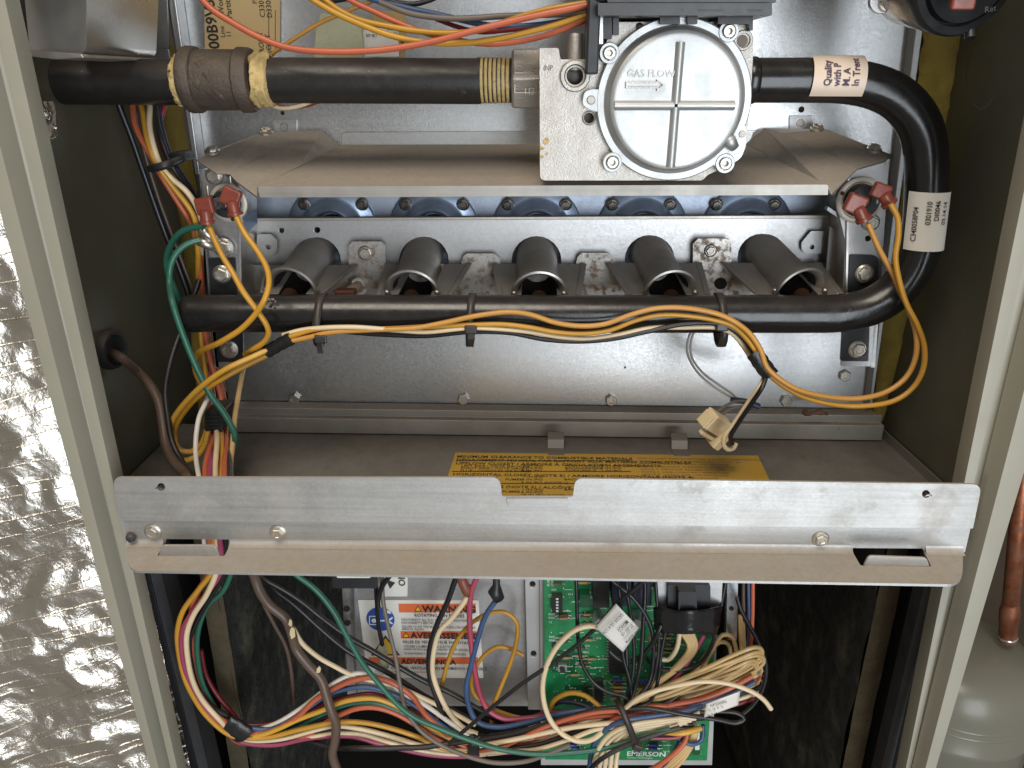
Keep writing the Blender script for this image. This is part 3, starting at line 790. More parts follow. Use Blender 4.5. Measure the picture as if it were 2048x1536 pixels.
# sticker with part number on the upright leg
def near_path(py):
    best = min(path, key=lambda p: abs(p.z-P(1850, py, YP).z)+(0 if p.x > .1 else 9)); return best
pa, pb2 = near_path(372), near_path(490)
axv = (pa-pb2)
def cyl_map_v(lift):
    R = RM+lift
    def g(t, th):                   # t 0..1 from the lower end upwards, th round to the right
        c = pb2+axv*t
        return c+Vector((math.sin(th)*R, -math.cos(th)*R, 0))
    return g
g = cyl_map_v(.0009); a0, a1 = math.radians(-70), math.radians(66)
V = [g(j/8, a0+(a1-a0)*i/14) for j in range(9) for i in range(15)]
F = [(j*15+i, j*15+i+1, (j+1)*15+i+1, (j+1)*15+i) for j in range(8) for i in range(14)]
q2 = mk('part_number_sticker', V, F, PAPER, mani, smooth=True)
g2 = cyl_map_v(.0013)
LL = axv.length
for s, th, t, sz in (('C340058P04', -38, .16, .0030), ('0301910', -8, .46, .0030), ('DI0046', 12, .53, .0030), ('03.14.14', 34, .46, .0030)):
    text(s, sz*1.15, (lambda a, b, th=th, t=t: g2(t+a/LL, math.radians(th)-b/RM)), INK, q2, sx=1.0, bold=.008)

# brass orifices between manifold and burners
BX = [(582, 584), (824, 588), (1078, 590), (1340, 588), (1600, 585)]
BK = [(627, 519), (845, 518), (1073, 517), (1302, 515), (1530, 512)]
for x, y in BX:
    b_ = P(x, y, .116); q = Vector((b_.x, YP, P(x, 628, YP).z))
    ax = b_-q
    lathe('orifice', q, ax, [(.0055, .006), (.0055, .0125), (.0048, .0135), (.0046, ax.length-.002), (.0030, ax.length-.0005), (.0008, ax.length-.0004)], BRASS, mani, 16)

# ================================================================== BURNERS
ap = thing('burner_front_plate', 'grey galvanized plate with five arched openings behind the burner tubes', 'plate', P(1080, 590, .150))
holes = [circ(bx+(bx-1077)*-.012, by+4, 49, 48, 24) for bx, by in BK]
plate('sheet', [(510, 441), (1658, 436), (1668, 640), (505, 640)], .150, .0012, GALV, ap, holes=holes+[circ(634, 460, 6, 6, 10), circ(563, 461, 5, 5, 10)], bevel=.0003)
plate('top_edge', [(508, 437), (1658, 431), (1658, 436), (510, 441)], .149, .006, GALVD, ap)
for pts in ([(514, 468), (542, 468), (553, 480), (553, 503), (545, 511), (514, 511)], [(1652, 462), (1622, 462), (1603, 485), (1603, 500), (1612, 507), (1652, 507)]):
    plate('hinge_tab', rpoly(pts, 3), .146, .0012, GALV, ap, bevel=.0003, holes=[circ(sum(p[0] for p in pts)/6, 494, 5, 5, 12)])
xp = thing('crossover_plate', 'lower galvanized plate with rust speckles and bolted tabs between the burners', 'plate', P(1080, 640, .143))
tabs = [(505, 530), (697, 530), (697, 492), (705, 483), (763, 483), (771, 491), (772, 528), (922, 528), (926, 513), (934, 507), (990, 507), (1000, 517), (1001, 528),
        (1152, 528), (1155, 514), (1163, 506), (1217, 506), (1228, 517), (1229, 526), (1386, 526), (1386, 488), (1397, 477), (1457, 477), (1463, 484), (1463, 526), (1690, 526), (1700, 645), (495, 645)]
plate('sheet', tabs, .1435, .0012, RUST, xp, bevel=.0004, holes=[circ(1441, 567, 13, 12, 18)])
screw(xp, 731, 506, .1435, 15, m=ZINC); screw(xp, 1421, 501, .1435, 13, m=SCREWD)
lathe('dark_hole', P(1441, 567, .1443), (0, -1, 0), [(.0044, 0), (.0044, .0004)], DARK, xp, 16)
ign = thing('hot_surface_igniter', 'pale ceramic igniter plug in a round hole beside the leftmost burner', 'igniter', P(718, 572, .135))
lathe('holder_ring', P(717, 570, .1425), (0.1, -1, .2), [(.0062, 0), (.0062, .002), (.0045, .0028), (.0042, 0)], ZINC, ign, 24)
lathe('ceramic_plug', P(717, 571, .143), (-.35, -1, -.1), [(.0030, 0), (.0030, .012), (.0022, .013)], CERAM, ign, 18)
box('brown_connector', P(692, 588, .122), .012, .008, .006, mat('rust_brown_plastic', hx('#6b3a28'), .5), ign, bevel=.001)
nb = ['leftmost steel burner tube with flared bell mouth above the manifold', 'second burner tube from the left, right of the bolted tab', 'middle burner tube of five, pointing straight at the camera',
      'fourth burner tube from the left, below the gas valve', 'rightmost burner tube, beside the black bolt plate at right']
FL = [((530, 530), (717, 532), (649, 589), (520, 589)), ((772, 529), (944, 529), (905, 592), (752, 592)), ((984, 529), (1173, 530), (1163, 592), (994, 592)), ((1211, 528), (1403, 527), (1421, 591), (1252, 591)), ((1442, 527), (1640, 527), (1688, 590), (1509, 590))]
for k_, ((fx, fy), (bx, by)) in enumerate(zip(BX, BK)):
    bf = P(fx, fy, .1135); bb = P(bx, by, .150); ax = bb-bf; Lb = ax.length+.012
    t = thing('burner', nb[k_], 'burner', bf, 'row of five burners')
    r0 = .0126
    lathe('venturi_tube', bf, ax, [(.0108, .007), (.0122, .003), (.0142, .0004), (.0152, -.0006), (.0164, -.0002), (.0164, .0010), (.0152, .0025), (.0139, .005), (.0130, .009), (r0, .014), (r0, Lb), (r0-.0009, Lb), (.0104, .02), (.0104, .012), (.0108, .007)], BURN, t, 40, close=False, auto=60)
    lathe('dark_bore', bf, ax, [(.0147, .0012), (.0130, .0022), (.0116, .0042), (.0102, .008), (.0100, Lb-.004)], mat('bore_dark', (.02, .015, .012), .7, .2, .3, 90), t, 40, close=False, auto=80)  # inner bore lined in a near-black brown
    lathe('dark_throat', bf, ax, [(.0108, Lb-.003), (.0108, Lb-.002)], DARK, t, 24)
    fl = FL[k_]
    dep = (.1405, .1405, .113, .113)
    pts = [P(p[0], p[1], d) for p, d in zip(fl, dep)]
    tf = P(fx, fy, .113); tb_ = P(bx, by+8, .141)
    nrm = (pts[1]-pts[0]).cross(pts[3]-pts[0]).normalized()
    for side in (0, 1):
        o1, o2_ = (pts[0], pts[3]) if side == 0 else (pts[1], pts[2])
        i1, i2 = pts[0].lerp(pts[1], .5), pts[3].lerp(pts[2], .5)
        V = [o1, o1.lerp(i1, .10), o1.lerp(i1, .13), i1.lerp(o1, .35), i2.lerp(o2_, .42), o2_.lerp(i2, .15), o2_.lerp(i2, .12), o2_]
        V[1] = V[1]+Vector((0, 0, .0006)); V[6] = V[6]+Vector((0, 0, .0006)); V[0] = V[0]+Vector((0, 0, .0006)); V[7] = V[7]+Vector((0, 0, .0006))
        mk('base_wing', V, [(0, 1, 6, 7), (1, 2, 5, 6), (2, 3, 4, 5)], BURN, t, solid=.0011, bevel=.0003)
    for sgn in (-1, 1):
        q = P(fx+sgn*50, fy-5, .1125)
        V, F = lathe_geo(q, (0, -.5, 1), [(.0016, -.001), (.0018, .0006), (.0008, .0013)], 10); mk('rivet', V, F, ZINC, t, smooth=True)
# heat exchanger inlet collars seen above the plate
nc = ['leftmost blue tinted inlet collar behind the burner plate', 'second blue inlet collar from the left under the heat shield', 'middle blue inlet collar of five, under the shield lip',
      'fourth inlet collar from the left, below the gas valve', 'rightmost blue grey inlet collar behind the plate']
for k_, cx in enumerate((667, 869, 1074, 1283, 1491)):
    t = thing('inlet_collar', nc[k_], 'collar', P(cx, 470, .160), 'inlet collars behind the burners')
    c_ = P(cx, 462, .1635); s_ = S(cx, 462, .1635)
    lathe('flange', c_, (0, -1, 0), [(91*s_, 0), (91*s_, .0012), (88*s_, .0022), (68*s_, .0024), (60*s_, .004), (52*s_, .009), (46*s_, .0100), (40*s_, .008), (36*s_, 0)], BLUED, t, 40, close=False, auto=60)
    lathe('dark_port', c_, (0, -1, 0), [(34*s_, .0003), (34*s_, .0006)], DARK, t, 24)
    for dx in (-58, 57):
        screw(t, cx+dx, 409, .1610, 13, m=SCREWD, nrm=(0, -1, -.25))
hp_ = tag(plate('blue_grey_strip', [(490, 376), (1680, 374), (1680, 470), (490, 470)], YW-.0012, .0008, mat('blue_grey_steel', (.34, .385, .46), .46, .85, .15, 20, .05, 700, spangle=.15)), 'blue grey wall strip between the inlet collars', 'panel')  # darker blue grey sheet laid over the wall between the collars
wl_plate = thing('burner_box_end_plate', 'narrow steel end plate beside the leftmost burner', 'plate', P(497, 600, .135))
mk('sheet', [P(478, 345, .112), P(512, 380, .150), P(512, 640, .150), P(482, 640, .112)], [(0, 1, 2, 3)], BURN, wl_plate, solid=.0011)
mk('notched_tab', [P(480, 440, .118), P(512, 420, .118), P(514, 445, .130), P(488, 470, .118)], [(0, 1, 2, 3)], BLUED, wl_plate, solid=.0011)
wr_plate = thing('burner_box_end_plate', 'narrow steel end plate beside the rightmost burner', 'plate', P(1675, 600, .135))
mk('sheet', [P(1698, 345, .112), P(1660, 380, .150), P(1660, 640, .150), P(1692, 640, .112)], [(0, 1, 2, 3)], BURN, wr_plate, solid=.0011)
plate('upright_tab', [(1660, 452), (1686, 466), (1682, 560), (1650, 560)], .136, .0011, GALV, wr_plate, bevel=.0003)
plate('small_tab', [(1656, 413), (1684, 432), (1680, 438), (1654, 420)], .118, .004, GALV, wr_plate)

# ================================================================== HEAT SHIELD
hs_ = thing('heat_shield', 'dusty folded steel shield above the burners with raised side wings', 'shield', P(1080, 372, .1))
def sheet3(name, pts, m, parent, solid=.0011, bevel=.0003):
    V = [P(*p) for p in pts]; c_ = sum(V, Vector())/len(V)
    return mk(name, V, [tuple(range(len(V)))], m, parent, solid=solid, bevel=bevel)
sheet3('flat_top', [(683, 290, .1635), (1490, 289, .1635), (1655, 372, .0752), (515, 375, .0752)], GALVD, hs_)
sheet3('left_wing_flange', [(643, 261, .160), (506, 328, .115), (458, 348, .100), (431, 347, .100), (393, 321, .113), (420, 304, .122), (523, 267, .152)], GALVD, hs_)
sheet3('left_wing_slope', [(681, 291, .1635), (600, 334, .112), (515, 376, .0752), (514, 395, .076), (473, 364, .092), (458, 348, .100), (506, 328, .115), (643, 261, .160)], GALVD, hs_)
sheet3('right_wing_flange', [(1530, 257, .160), (1653, 260, .152), (1786, 312, .118), (1768, 324, .112), (1714, 339, .100), (1675, 316, .115), (1561, 268, .158)], GALVD, hs_)
sheet3('right_wing_slope', [(1500, 268, .163), (1530, 257, .160), (1561, 268, .158), (1675, 316, .115), (1714, 339, .100), (1664, 390, .076), (1655, 373, .0752), (1600, 344, .108), (1490, 289, .1635)], GALVD, hs_)
plate('front_lip', rpoly([(514, 373), (1657, 369), (1656, 390), (520, 395)], [10, 6, 2, 2], 4), .0742, .0012, mat('dull_lip', (.36, .34, .31), .48, .7, .12, 40, .05, 700, dust=.6, streak=.3), hs_, bevel=.0005)
plate('rear_flange', rpoly([(683, 265), (1520, 261), (1512, 291), (684, 291)], [8, 2, 2, 2], 3), .1622, .0012, GALV, hs_, bevel=.0003)
for x, y, Y in ((425, 303, .120), (533, 267, .152), (1634, 259, .154), (1748, 299, .124)):
    screw(hs_, x, y, Y, 15, nrm=(0.05, -.35, 1), m=ZINC)

# ================================================================== MOUNTING BRACKETS AND ROLLOUT SWITCHES
lbk = thing('burner_mount_bracket', 'upright galvanized bracket holding the manifold at left with hex screws', 'bracket', P(445, 735, .115))
plate('strap', rpoly([(398, 338), (445, 345), (484, 385), (482, 735), (432, 735), (418, 600)], 4), .114, .0014, GALV, lbk, bevel=.0004)
plate('strap_return', [(398, 338, .114), (404, 338, .114), (438, 735, .114), (430, 735, .114)], .114, .02, GALV, lbk)
plate('black_foot', rpoly([(416, 517), (471, 516), (474, 640), (424, 640)], 4), .1125, .0015, PLB, lbk, bevel=.0004)
plate('black_foot', rpoly([(428, 600), (484, 600), (487, 724), (434, 724)], 4), .1120, .0015, PLB, lbk, bevel=.0004)
for x, y, r in ((428, 352, 17), (444, 548, 19), (458, 698, 19), (447, 495, 20)):
    screw(lbk, x, y, .112, r)
for a_, b_ in (((452, 353), (469, 371)), ((414, 372), (416, 392))):
    box('pressed_rib', (P(*a_, .1135)+P(*b_, .1135))/2, .0015, .0012, .006, ZINC, lbk, bevel=.0005)
rbk = thing('burner_mount_bracket', 'upright galvanized bracket holding the manifold at right beside the bent pipe', 'bracket', P(1725, 735, .115))
plate('strap', rpoly([(1668, 385), (1712, 340), (1772, 322), (1760, 600), (1742, 733), (1682, 733), (1690, 480)], 4), .114, .0014, GALV, rbk, bevel=.0004, holes=[circ(1736, 477, 6, 6, 12)])
plate('strap_return', [(1770, 322, .114), (1778, 322, .114), (1750, 735, .114), (1742, 735, .114)], .114, .022, GALV, rbk)
plate('black_foot', rpoly([(1700, 510), (1758, 511), (1755, 640), (1692, 640)], [4, 14, 2, 2], 4), .1125, .0015, PLB, rbk, bevel=.0004)
plate('black_foot', rpoly([(1688, 600), (1741, 600), (1737, 723), (1681, 722)], 4), .1120, .0015, PLB, rbk, bevel=.0004)
for x, y, r in ((1728, 547, 19), (1715, 698, 19), (1742, 445, 17)):
    screw(rbk, x, y, .112, r)

def flag_terminal(parent, x, y, Y, w, h, ang, tail):
    """insulated flag connector: flat hood and a short barrel"""
    c_ = P(x, y, Y); s_ = S(x, y, Y)
    rot = Matrix.Rotation(math.radians(ang), 3, 'Y')
    hood = box('terminal_hood', c_, w*s_, 16*s_, h*s_, REDT, parent, rot, bevel=.0011, bseg=3)
    a = P(x+(tail[0]-x)*.25, y+(tail[1]-y)*.25, Y-.001); b = P(*tail, Y-.001)
    d = (b-a)
    lathe('terminal_barrel', a, d, [(.0030, 0), (.0034, .001), (.0034, d.length*.75), (.0042, d.length*.8), (.0042, d.length), (.0022, d.length)], REDT, parent, 16)
def rollout(label, cx, cy, rd, rb):
    t = thing('rollout_switch', label, 'switch', P(cx, cy+rd, .112))
    c_ = P(cx, cy, .112); s_ = S(cx, cy, .112)
    lathe('mounting_disc', c_, (0, -1, 0), [(rd*s_, 0), (rd*s_, .0012), (rd*.93*s_, .0018), (rd*.8*s_, .0018), (rd*.76*s_, .0012), (rb*s_, .0012)], mat('bright_disc', (.62, .55, .47), .5, .35, .1, 60), t, 40)
    lathe('bakelite_body', c_, (0, -1, 0), [(rb*s_, .001), (rb*s_, .006), (rb*.93*s_, .0075), (rb*.4*s_, .0075), (rb*.3*s_, .0085), (.0004, .0085)], PLB, t, 32)
    for a in (40, 160, 280):
        q = c_+Vector((math.cos(math.radians(a))*rd*.86*s_, -.0018, math.sin(math.radians(a))*rd*.86*s_))
        lathe('rivet', q, (0, -1, 0), [(.0012, 0), (.0008, .0006)], BRASS, t, 10)
    for dx, dy in ((-.45, -.1), (.45, -.35)):
        q = c_+Vector((dx*rb*s_, -.010, dy*rb*s_*-1))
        box('spade', q, .0008, .008, .006, ZINC, t)
    return t
rollout('round rollout switch on the left bracket behind two red terminals', 458, 405, 38, 27)
rollout('round rollout switch on the right bracket with black centre and red terminals', 1718, 400, 46, 33)

# ================================================================== GAS VALVE
gv = thing('gas_valve', 'cast aluminium gas valve with round ribbed cover and flow arrow', 'gas valve', P(1290, 361, .075))
YV = .060; sv = S(1345, 200, YV)
body = rpoly([(1079, 96), (1117, 96), (1121, 119), (1196, 119), (1232, 44), (1500, 44), (1507, 95), (1501, 205), (1491, 300), (1470, 325), (1415, 350), (1405, 361), (1080, 361)], [3, 3, 3, 3, 8, 5, 4, 4, 10, 10, 6, 6, 12], 4)
plate('casting', body, YV, .030, CAST, gv, bevel=.0011, bseg=3, holes=[circ(1150, 152, 17, 18, 24), circ(1178, 236, 10.5, 11, 18)])
plate('casting_core', rpoly([(1100, 120), (1490, 100), (1485, 300), (1100, 300)], 10), YV+.026, .034, CAST, gv, bevel=.002)
cc = P(1345, 202, YV)
def L2(pairs): return [(r*sv, h) for r, h in pairs]
lathe('diaphragm_cover', cc, (0, -1, 0), L2([(153, -.0005), (153, .0036), (151, .0042), (139, .0042), (136, .0047), (131, .0085), (128, .0096), (124, .0101), (121, .01025), (119, .0103), (116, .0103), (60, .0104), (2, .0104)]), COVER, gv, 72, auto=28)
cv = [o_ for o_ in gv.children if o_.name.startswith('diaphragm_cover')][0]
lobes = [(1217, 107), (1453, 64), (1223, 323), (1446, 325)]
for x, y in lobes:
    c_ = P(x, y, YV)
    lathe('cover_lug', c_, (0, -1, 0), L2([(20, -.0004), (20, .0040), (18.5, .0048), (14, .0048), (13.2, .0036), (9, .0034), (1, .0034)]), COVER, cv, 28, auto=30)
    hd = lathe('torx_screw', c_, (0, -1, 0), L2([(12, .0030), (12, .0052), (10.6, .0060), (6.4, .0060), (5.4, .0056), (5.2, .0036), (1, .0036)]), ZINC, gv, 12, auto=30)
plate('cover_ear', rpoly([(1168, 185), (1182, 178), (1210, 180), (1205, 225), (1185, 222), (1164, 210)], 10), YV-.0040, .0042, COVER, cv, bevel=.0006)
lathe('pin', P(1182, 200, YV-.0040), (0, -1, 0), L2([(8.5, -.0002), (8.5, .0004), (7, .0008), (1, .0008)]), CAST, gv, 18)
plate('cover_ear', rpoly([(1456, 250), (1494, 250), (1492, 290), (1484, 315), (1440, 345), (1420, 320)], 10), YV-.0040, .0042, COVER, cv, bevel=.0006)
lathe('pin', P(1484, 268, YV-.0040), (0, -1, 0), L2([(7, -.0002), (7, .0004), (6, .0008), (1, .0008)]), CAST, gv, 18)
# cross ribs and raised arrow on the cover
ys = YV-.0104
def rib(a, b, w):
    pa_, pb_ = P(*a, ys), P(*b, ys); d = (pb_-pa_); n_ = Vector((0, -1, 0)).cross(d.normalized())
    w *= sv
    V = []
    for p in (pa_, pb_):
        for o_, h in ((-w*1.25, .0006), (-w*.7, -.0012), (-w*.35, -.0020), (w*.35, -.0020), (w*.7, -.0012), (w*1.25, .0006)): V.append(p+n_*o_+Vector((0, h, 0)))
    return mk('cover_rib', V, [(k, k+1, k+7, k+6) for k in range(5)]+[(0, 1, 2, 3, 4, 5), (11, 10, 9, 8, 7, 6)], COVER, cv, smooth=True, auto=60)
rib((1229, 211), (1469, 211), 8.5); rib((1361, 84), (1341, 334), 8.5)
V, F = text_geo('GAS FLOW', 19*sv, plane_map(1254, 154, ys-.0007, 0, 0), bold=.012, sx=.98)
mk('flat_lettering', V, F, mat('letter_shade', (.40, .39, .37), .45, .8), cv)  # flat letters; the darker tint stands in for relief shading
ar = [(1252, 163), (1314, 163), (1314, 159), (1331, 170), (1314, 182), (1314, 177), (1252, 177)]
inn = [(1255, 166), (1317, 166), (1317, 164), (1326, 170), (1317, 177), (1317, 174), (1255, 174)]
plate('raised_arrow', ar, ys-.0014, .0018, CAST, cv, holes=[inn])
mk('drain_spout', *tube_geo([P(1452, 275, ys+.004), P(1460, 283, ys+.0035), P(1470, 296, ys+.004)], lambda i: (.0030, .0032, .0022)[i], 14), COVER, cv, smooth=True)
# ports
lathe('test_port', P(1150, 152, YV), (0, -1, 0), L2([(30, -.0005), (30, .0015), (28, .0024), (22, .0024), (19.5, .0012), (18.5, -.012)]), CAST, gv, 32, auto=35, close=False)
lathe('port_plug', P(1150, 153, YV+.011), (0, -1, 0), L2([(17.5, -.002), (17.5, 0), (10, .0004), (1, .0004)]), mat('dark_plug', (.10, .09, .085), .4, .8), gv, 24)
lathe('blind_hole', P(1178, 236, YV), (0, -1, 0), L2([(14, -.0004), (14, .0006), (12, .0009), (11, -.0004), (11, -.008)]), CAST, gv, 22, close=False)
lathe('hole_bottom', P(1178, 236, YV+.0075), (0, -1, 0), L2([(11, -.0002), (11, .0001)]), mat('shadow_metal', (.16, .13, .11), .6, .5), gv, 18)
lathe('mounting_ear', P(1486, 81, YV), (0, -1, 0), L2([(19, -.006), (19, .0006), (17.5, .0012), (13.5, .0012), (12.5, -.0002), (1, -.0002)]), CAST, gv, 26)
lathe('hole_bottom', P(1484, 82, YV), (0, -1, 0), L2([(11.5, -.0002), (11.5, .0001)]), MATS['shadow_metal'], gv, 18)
o = P(1150, 122, YV+.010)
lathe('vent_boss', o, (0, 0, 1), L2([(17, -.004), (16.5, 0), (16.5, .0105), (15, .0118), (10, .0118)]), CAST, gv, 24)
lathe('small_screw', P(1279, 53, YV), (0, -1, 0), L2([(7, -.0002), (7, .0008), (4, .0012), (1, .0008)]), SCREWD, gv, 14)
text('INP', 14*sv, plane_map(1087, 141, YV, 0), MATS['shadow_metal'], gv, sx=.85)
for i in range(7):                  # smears of sealant on the casting
    q = P(1086+random.uniform(-4, 9), 285+random.uniform(-8, 30), YV+.0001)
    V, F = lathe_geo(q, (0, -1, 0), [(.0013*random.uniform(.5, 1.3), -.0002), (.0008, .0004), (.0002, .0005)], 8, jit=.35); mk('sealant_smear', V, F, DOPE, gv)
# inlet hex with cast marking
hx_o = P(1024, 158, YP); hl_ = (P(1082, 158, YP)-hx_o).x; hr_ = 62*s_g
V = []; F = []
for k_, (h, q) in enumerate(((0, .94), (.0012, 1), (hl_, 1))):
    for i in range(6):
        a = math.radians(60*i+30+90-90); V.append(hx_o+Vector((h, -math.sin(math.radians(60*i+30))*hr_*q, math.cos(math.radians(60*i+30))*hr_*q)))
for k_ in range(2):
    for i in range(6): F.append((k_*6+i, k_*6+(i+1) % 6, k_*6+6+(i+1) % 6, k_*6+6+i))
F += [(0, 1, 2, 3, 4, 5), (17, 16, 15, 14, 13, 12)]
mk('inlet_hex', V, F, CAST, gv, bevel=.0006)
yh = YP-hr_*math.cos(math.radians(30))
V, F = text_geo('E11\n5041', 17*s_g, plane_map(1070, 176, yh-.0003, 180, 0), bold=.01, sx=.85, lines=.95)
mk('cast_marking', V, F, MATS['letter_shade'], gv)  # flat marking, relief shading put into its tint as well
plate('marking_frame', rrect(1029, 145, 1073, 186, 1), yh-.0006, .0006, CAST, gv, holes=[rrect(1030.5, 146.5, 1071.5, 184.5, 1)])
# electric head on top
box('black_bracket', (P(1172, -30, .052)+P(1197, 108, .066))/2, (P(1197, 0, .056)-P(1172, 0, .056)).x, .02, .045, PLB, gv, bevel=.0008)
plate('control_head', [(1190, -150), (1540, -150), (1540, 4), (1190, 4)], .048, .05, PLB, gv, bevel=.0015)
plate('head_lip', rrect(1196, 6, 1544, 31, 2), .042, .055, PLG, gv, bevel=.0008)
plate('head_ridge', rrect(1215, -12, 1552, 5, 2), .044, .05, PLG, gv, bevel=.0008)
for x, w in ((1366, 4), (1422, 52), (1510, 30)):
    plate('lip_mark', rrect(x-w/2, 19, x+w/2, 20.2, .4), .0415, .0005, PLB, gv)
plate('black_leg', rrect(1205, 30, 1224, 78, 2), .056, .02, PLB, gv, bevel=.0006)
plate('bright_leg', rrect(1197, 32, 1206, 88, 2), .055, .02, mat('steel_leg', (.5, .5, .5), .3, .9), gv, bevel=.0006)
plate('dark_leg', rrect(1226, 36, 1238, 70, 2), .056, .02, PLG, gv, bevel=.0006)
for x0, x1 in ((1320, 1360), (1375, 1395), (1436, 1500)):
    plate('black_connector', rrect(x0, 28, x1, 48, 2), .052, .02, PLB, gv, bevel=.0006)
plate('right_bracket', rpoly([(1494, 28), (1506, 28), (1506, 60), (1500, 62)], 1), .054, .02, PLB, gv, bevel=.0005)

# ================================================================== PRESSURE SWITCH at the upper right
ps = thing('pressure_switch', 'round black pressure switch with silver ring at the top right corner', 'switch', P(1935, 60, .05))
c_ = P(1938, -62, .045); s_ = S(1938, 0, .045)
ax = Vector((.28, -1, -.22)).normalized()
lathe('steel_housing', c_, ax, [(118*s_, -.030), (123*s_, -.028), (124*s_, -.006), (118*s_, -.004)], mat('nickel_ring', (.42, .40, .36), .28, .95, .15, 60), ps, 56)
lathe('black_cap', c_, ax, [(120*s_, -.006), (124*s_, -.004), (124*s_, .0005), (119*s_, .002), (104*s_, .002), (102*s_, -.001), (99*s_, -.001), (96*s_, .003), (60*s_, .003), (1*s_, .003)], PLB, ps, 56)
plate('mounting_ear', rpoly([(1742, -20), (1800, -40), (1815, 15), (1782, 27), (1752, 26), (1740, 12)], 10), .066, .003, GALV, ps, bevel=.0005)
screw(ps, 1773, 7, .066, 17)
flag_terminal(ps, 1926, 2, .030, 48, 34, 0, (1926, -30))
lathe('port_nub', P(1940, 64, .052), (0, -.5, -1), [(.0022, -.004), (.0022, .003)], PLB, ps, 12)
text('Ret', 16*S(1970, 15, .04), plane_map(1968, 26, .040, 12), INKW if False else PLG, ps)
# ================================================================== BLOWER COMPARTMENT
def liner(name, label, xf, Yf, Yb, x_in, m):
    pass
lx = P(470, 1350, .065).x; rx = P(1712, 1400, .065).x
ll = thing('side_liner', 'black fibreglass liner on the left wall of the lower compartment', 'insulation', (lx, .2, -.42))
def liner_mesh(parent, x, sgn, y0, y1):
    V = []; F = []; ny, nz = 26, 44
    for j in range(nz+1):
        for i in range(ny+1):
            y = y0+(y1-y0)*i/ny; z = -.45+(-.06+.45)*j/nz
            w = noise.noise(Vector((y*9, z*9, x*30)))*.004 + noise.noise(Vector((y*45, z*45, 2)))*.0012
            V.append(Vector((x+sgn*w, y+noise.noise(Vector((0, z*30, x)))*(.003 if i == 0 else 0), z)))
    for j in range(nz):
        for i in range(ny):
            a = j*(ny+1)+i; F.append((a, a+1, a+ny+2, a+ny+1))
    mk('black_face', V, F, LINER, parent, smooth=True)
    V = []; F = []
    for j in range(nz+1):
        z = -.45+(-.06+.45)*j/nz
        for i in range(5):
            V.append(Vector((x-sgn*.0125*i/4 + noise.noise(Vector((z*40, i, x)))*.0008, y0-.0015*math.sin(i/4*math.pi)+noise.noise(Vector((z*60, i*.7, 3)))*.001, z)))
    for j in range(nz):
        for i in range(4):
            a = j*5+i; F.append((a, a+1, a+6, a+5))
    mk('yellow_edge', V, F, LINEDGE, parent, smooth=True)
liner_mesh(ll, lx, 1, .065, .34)
rl = thing('side_liner', 'streaked black fibreglass liner on the right wall of the lower compartment', 'insulation', (rx, .2, -.42))
liner_mesh(rl, rx, -1, .065, .34)

# ------------------------------------------------------------------ steel control panel with warning label
YC = .078
cpn = thing('control_panel', 'galvanized steel control panel below the bracket with orange warning sticker', 'panel', P(870, 1410, YC))
plate('sheet', [(700, 1100), (1062, 1100), (1062, 1412), (712, 1412)], YC, .0012, GALV, cpn)
plate('side_flange', [(680, 1100, YC-.004), (706, 1100, YC-.004), (716, 1412, YC-.004), (696, 1412, YC-.004)], YC, .006, GALV, cpn, holes=[circ(693, 1218, 7, 7, 12), circ(694, 1246, 7, 7, 12)], bevel=.0005)
plate('board_rail', [(1048, 1100, .071), (1089, 1100, .071), (1092, 1420, .071), (1056, 1420, .071)], .071, .008, mat('white_rail', hx('#b4b4b2'), .45, .3, .08, 40), cpn, holes=[circ(1065, 1169, 6, 6, 12), circ(1067, 1308, 6, 6, 12)], bevel=.0005)
for x, y in ((1065, 1169), (1067, 1308), (693, 1218), (694, 1246)):
    lathe('rail_hole', P(x, y, .0725), (0, -1, 0), [(.0021, 0), (.0021, .0002)], DARK, cpn, 14)
wn = plate('warning_sticker', [(716, 1200), (957, 1201), (967, 1356), (735, 1356)], YC-.0006, .0005, PAPER, cpn)
sw = S(850, 1280, YC)
def wq(pts, m, name, lift=.0009): return plate(name, pts, YC-lift, .0002, m, wn)
wq([(797, 1208), (951, 1208), (952, 1225), (798, 1225)], ORANGEP, 'orange_band')
wq([(801, 1263), (953, 1263), (954, 1277), (802, 1277)], ORANGEP, 'orange_band')
wq([(737, 1315), (956, 1315), (957, 1328), (739, 1328)], ORANGEP, 'orange_band')
bc = P(761, 1238, YC-.0007)
lathe('blue_disc', bc, (0, -1, 0), [(28*sw, 0), (28*sw, .0003)], BLUEP, wn, 32)
def wtri(cx, cy, w, h, m, lift): return wq([(cx, cy-h/2), (cx+w/2, cy+h/2), (cx-w/2, cy+h/2)], m, 'warning_triangle', lift)
wtri(771, 1291, 58, 40, INK, .0010); wtri(771, 1292, 48, 32, YELSIGN, .0013)
wtri(836, 1217, 14, 12, INK, .0012); wtri(836, 1217.5, 10, 8, YELSIGN, .0014)
wtri(812, 1270, 14, 11, INK, .0012); wtri(812, 1270.5, 10, 7, YELSIGN, .0014)
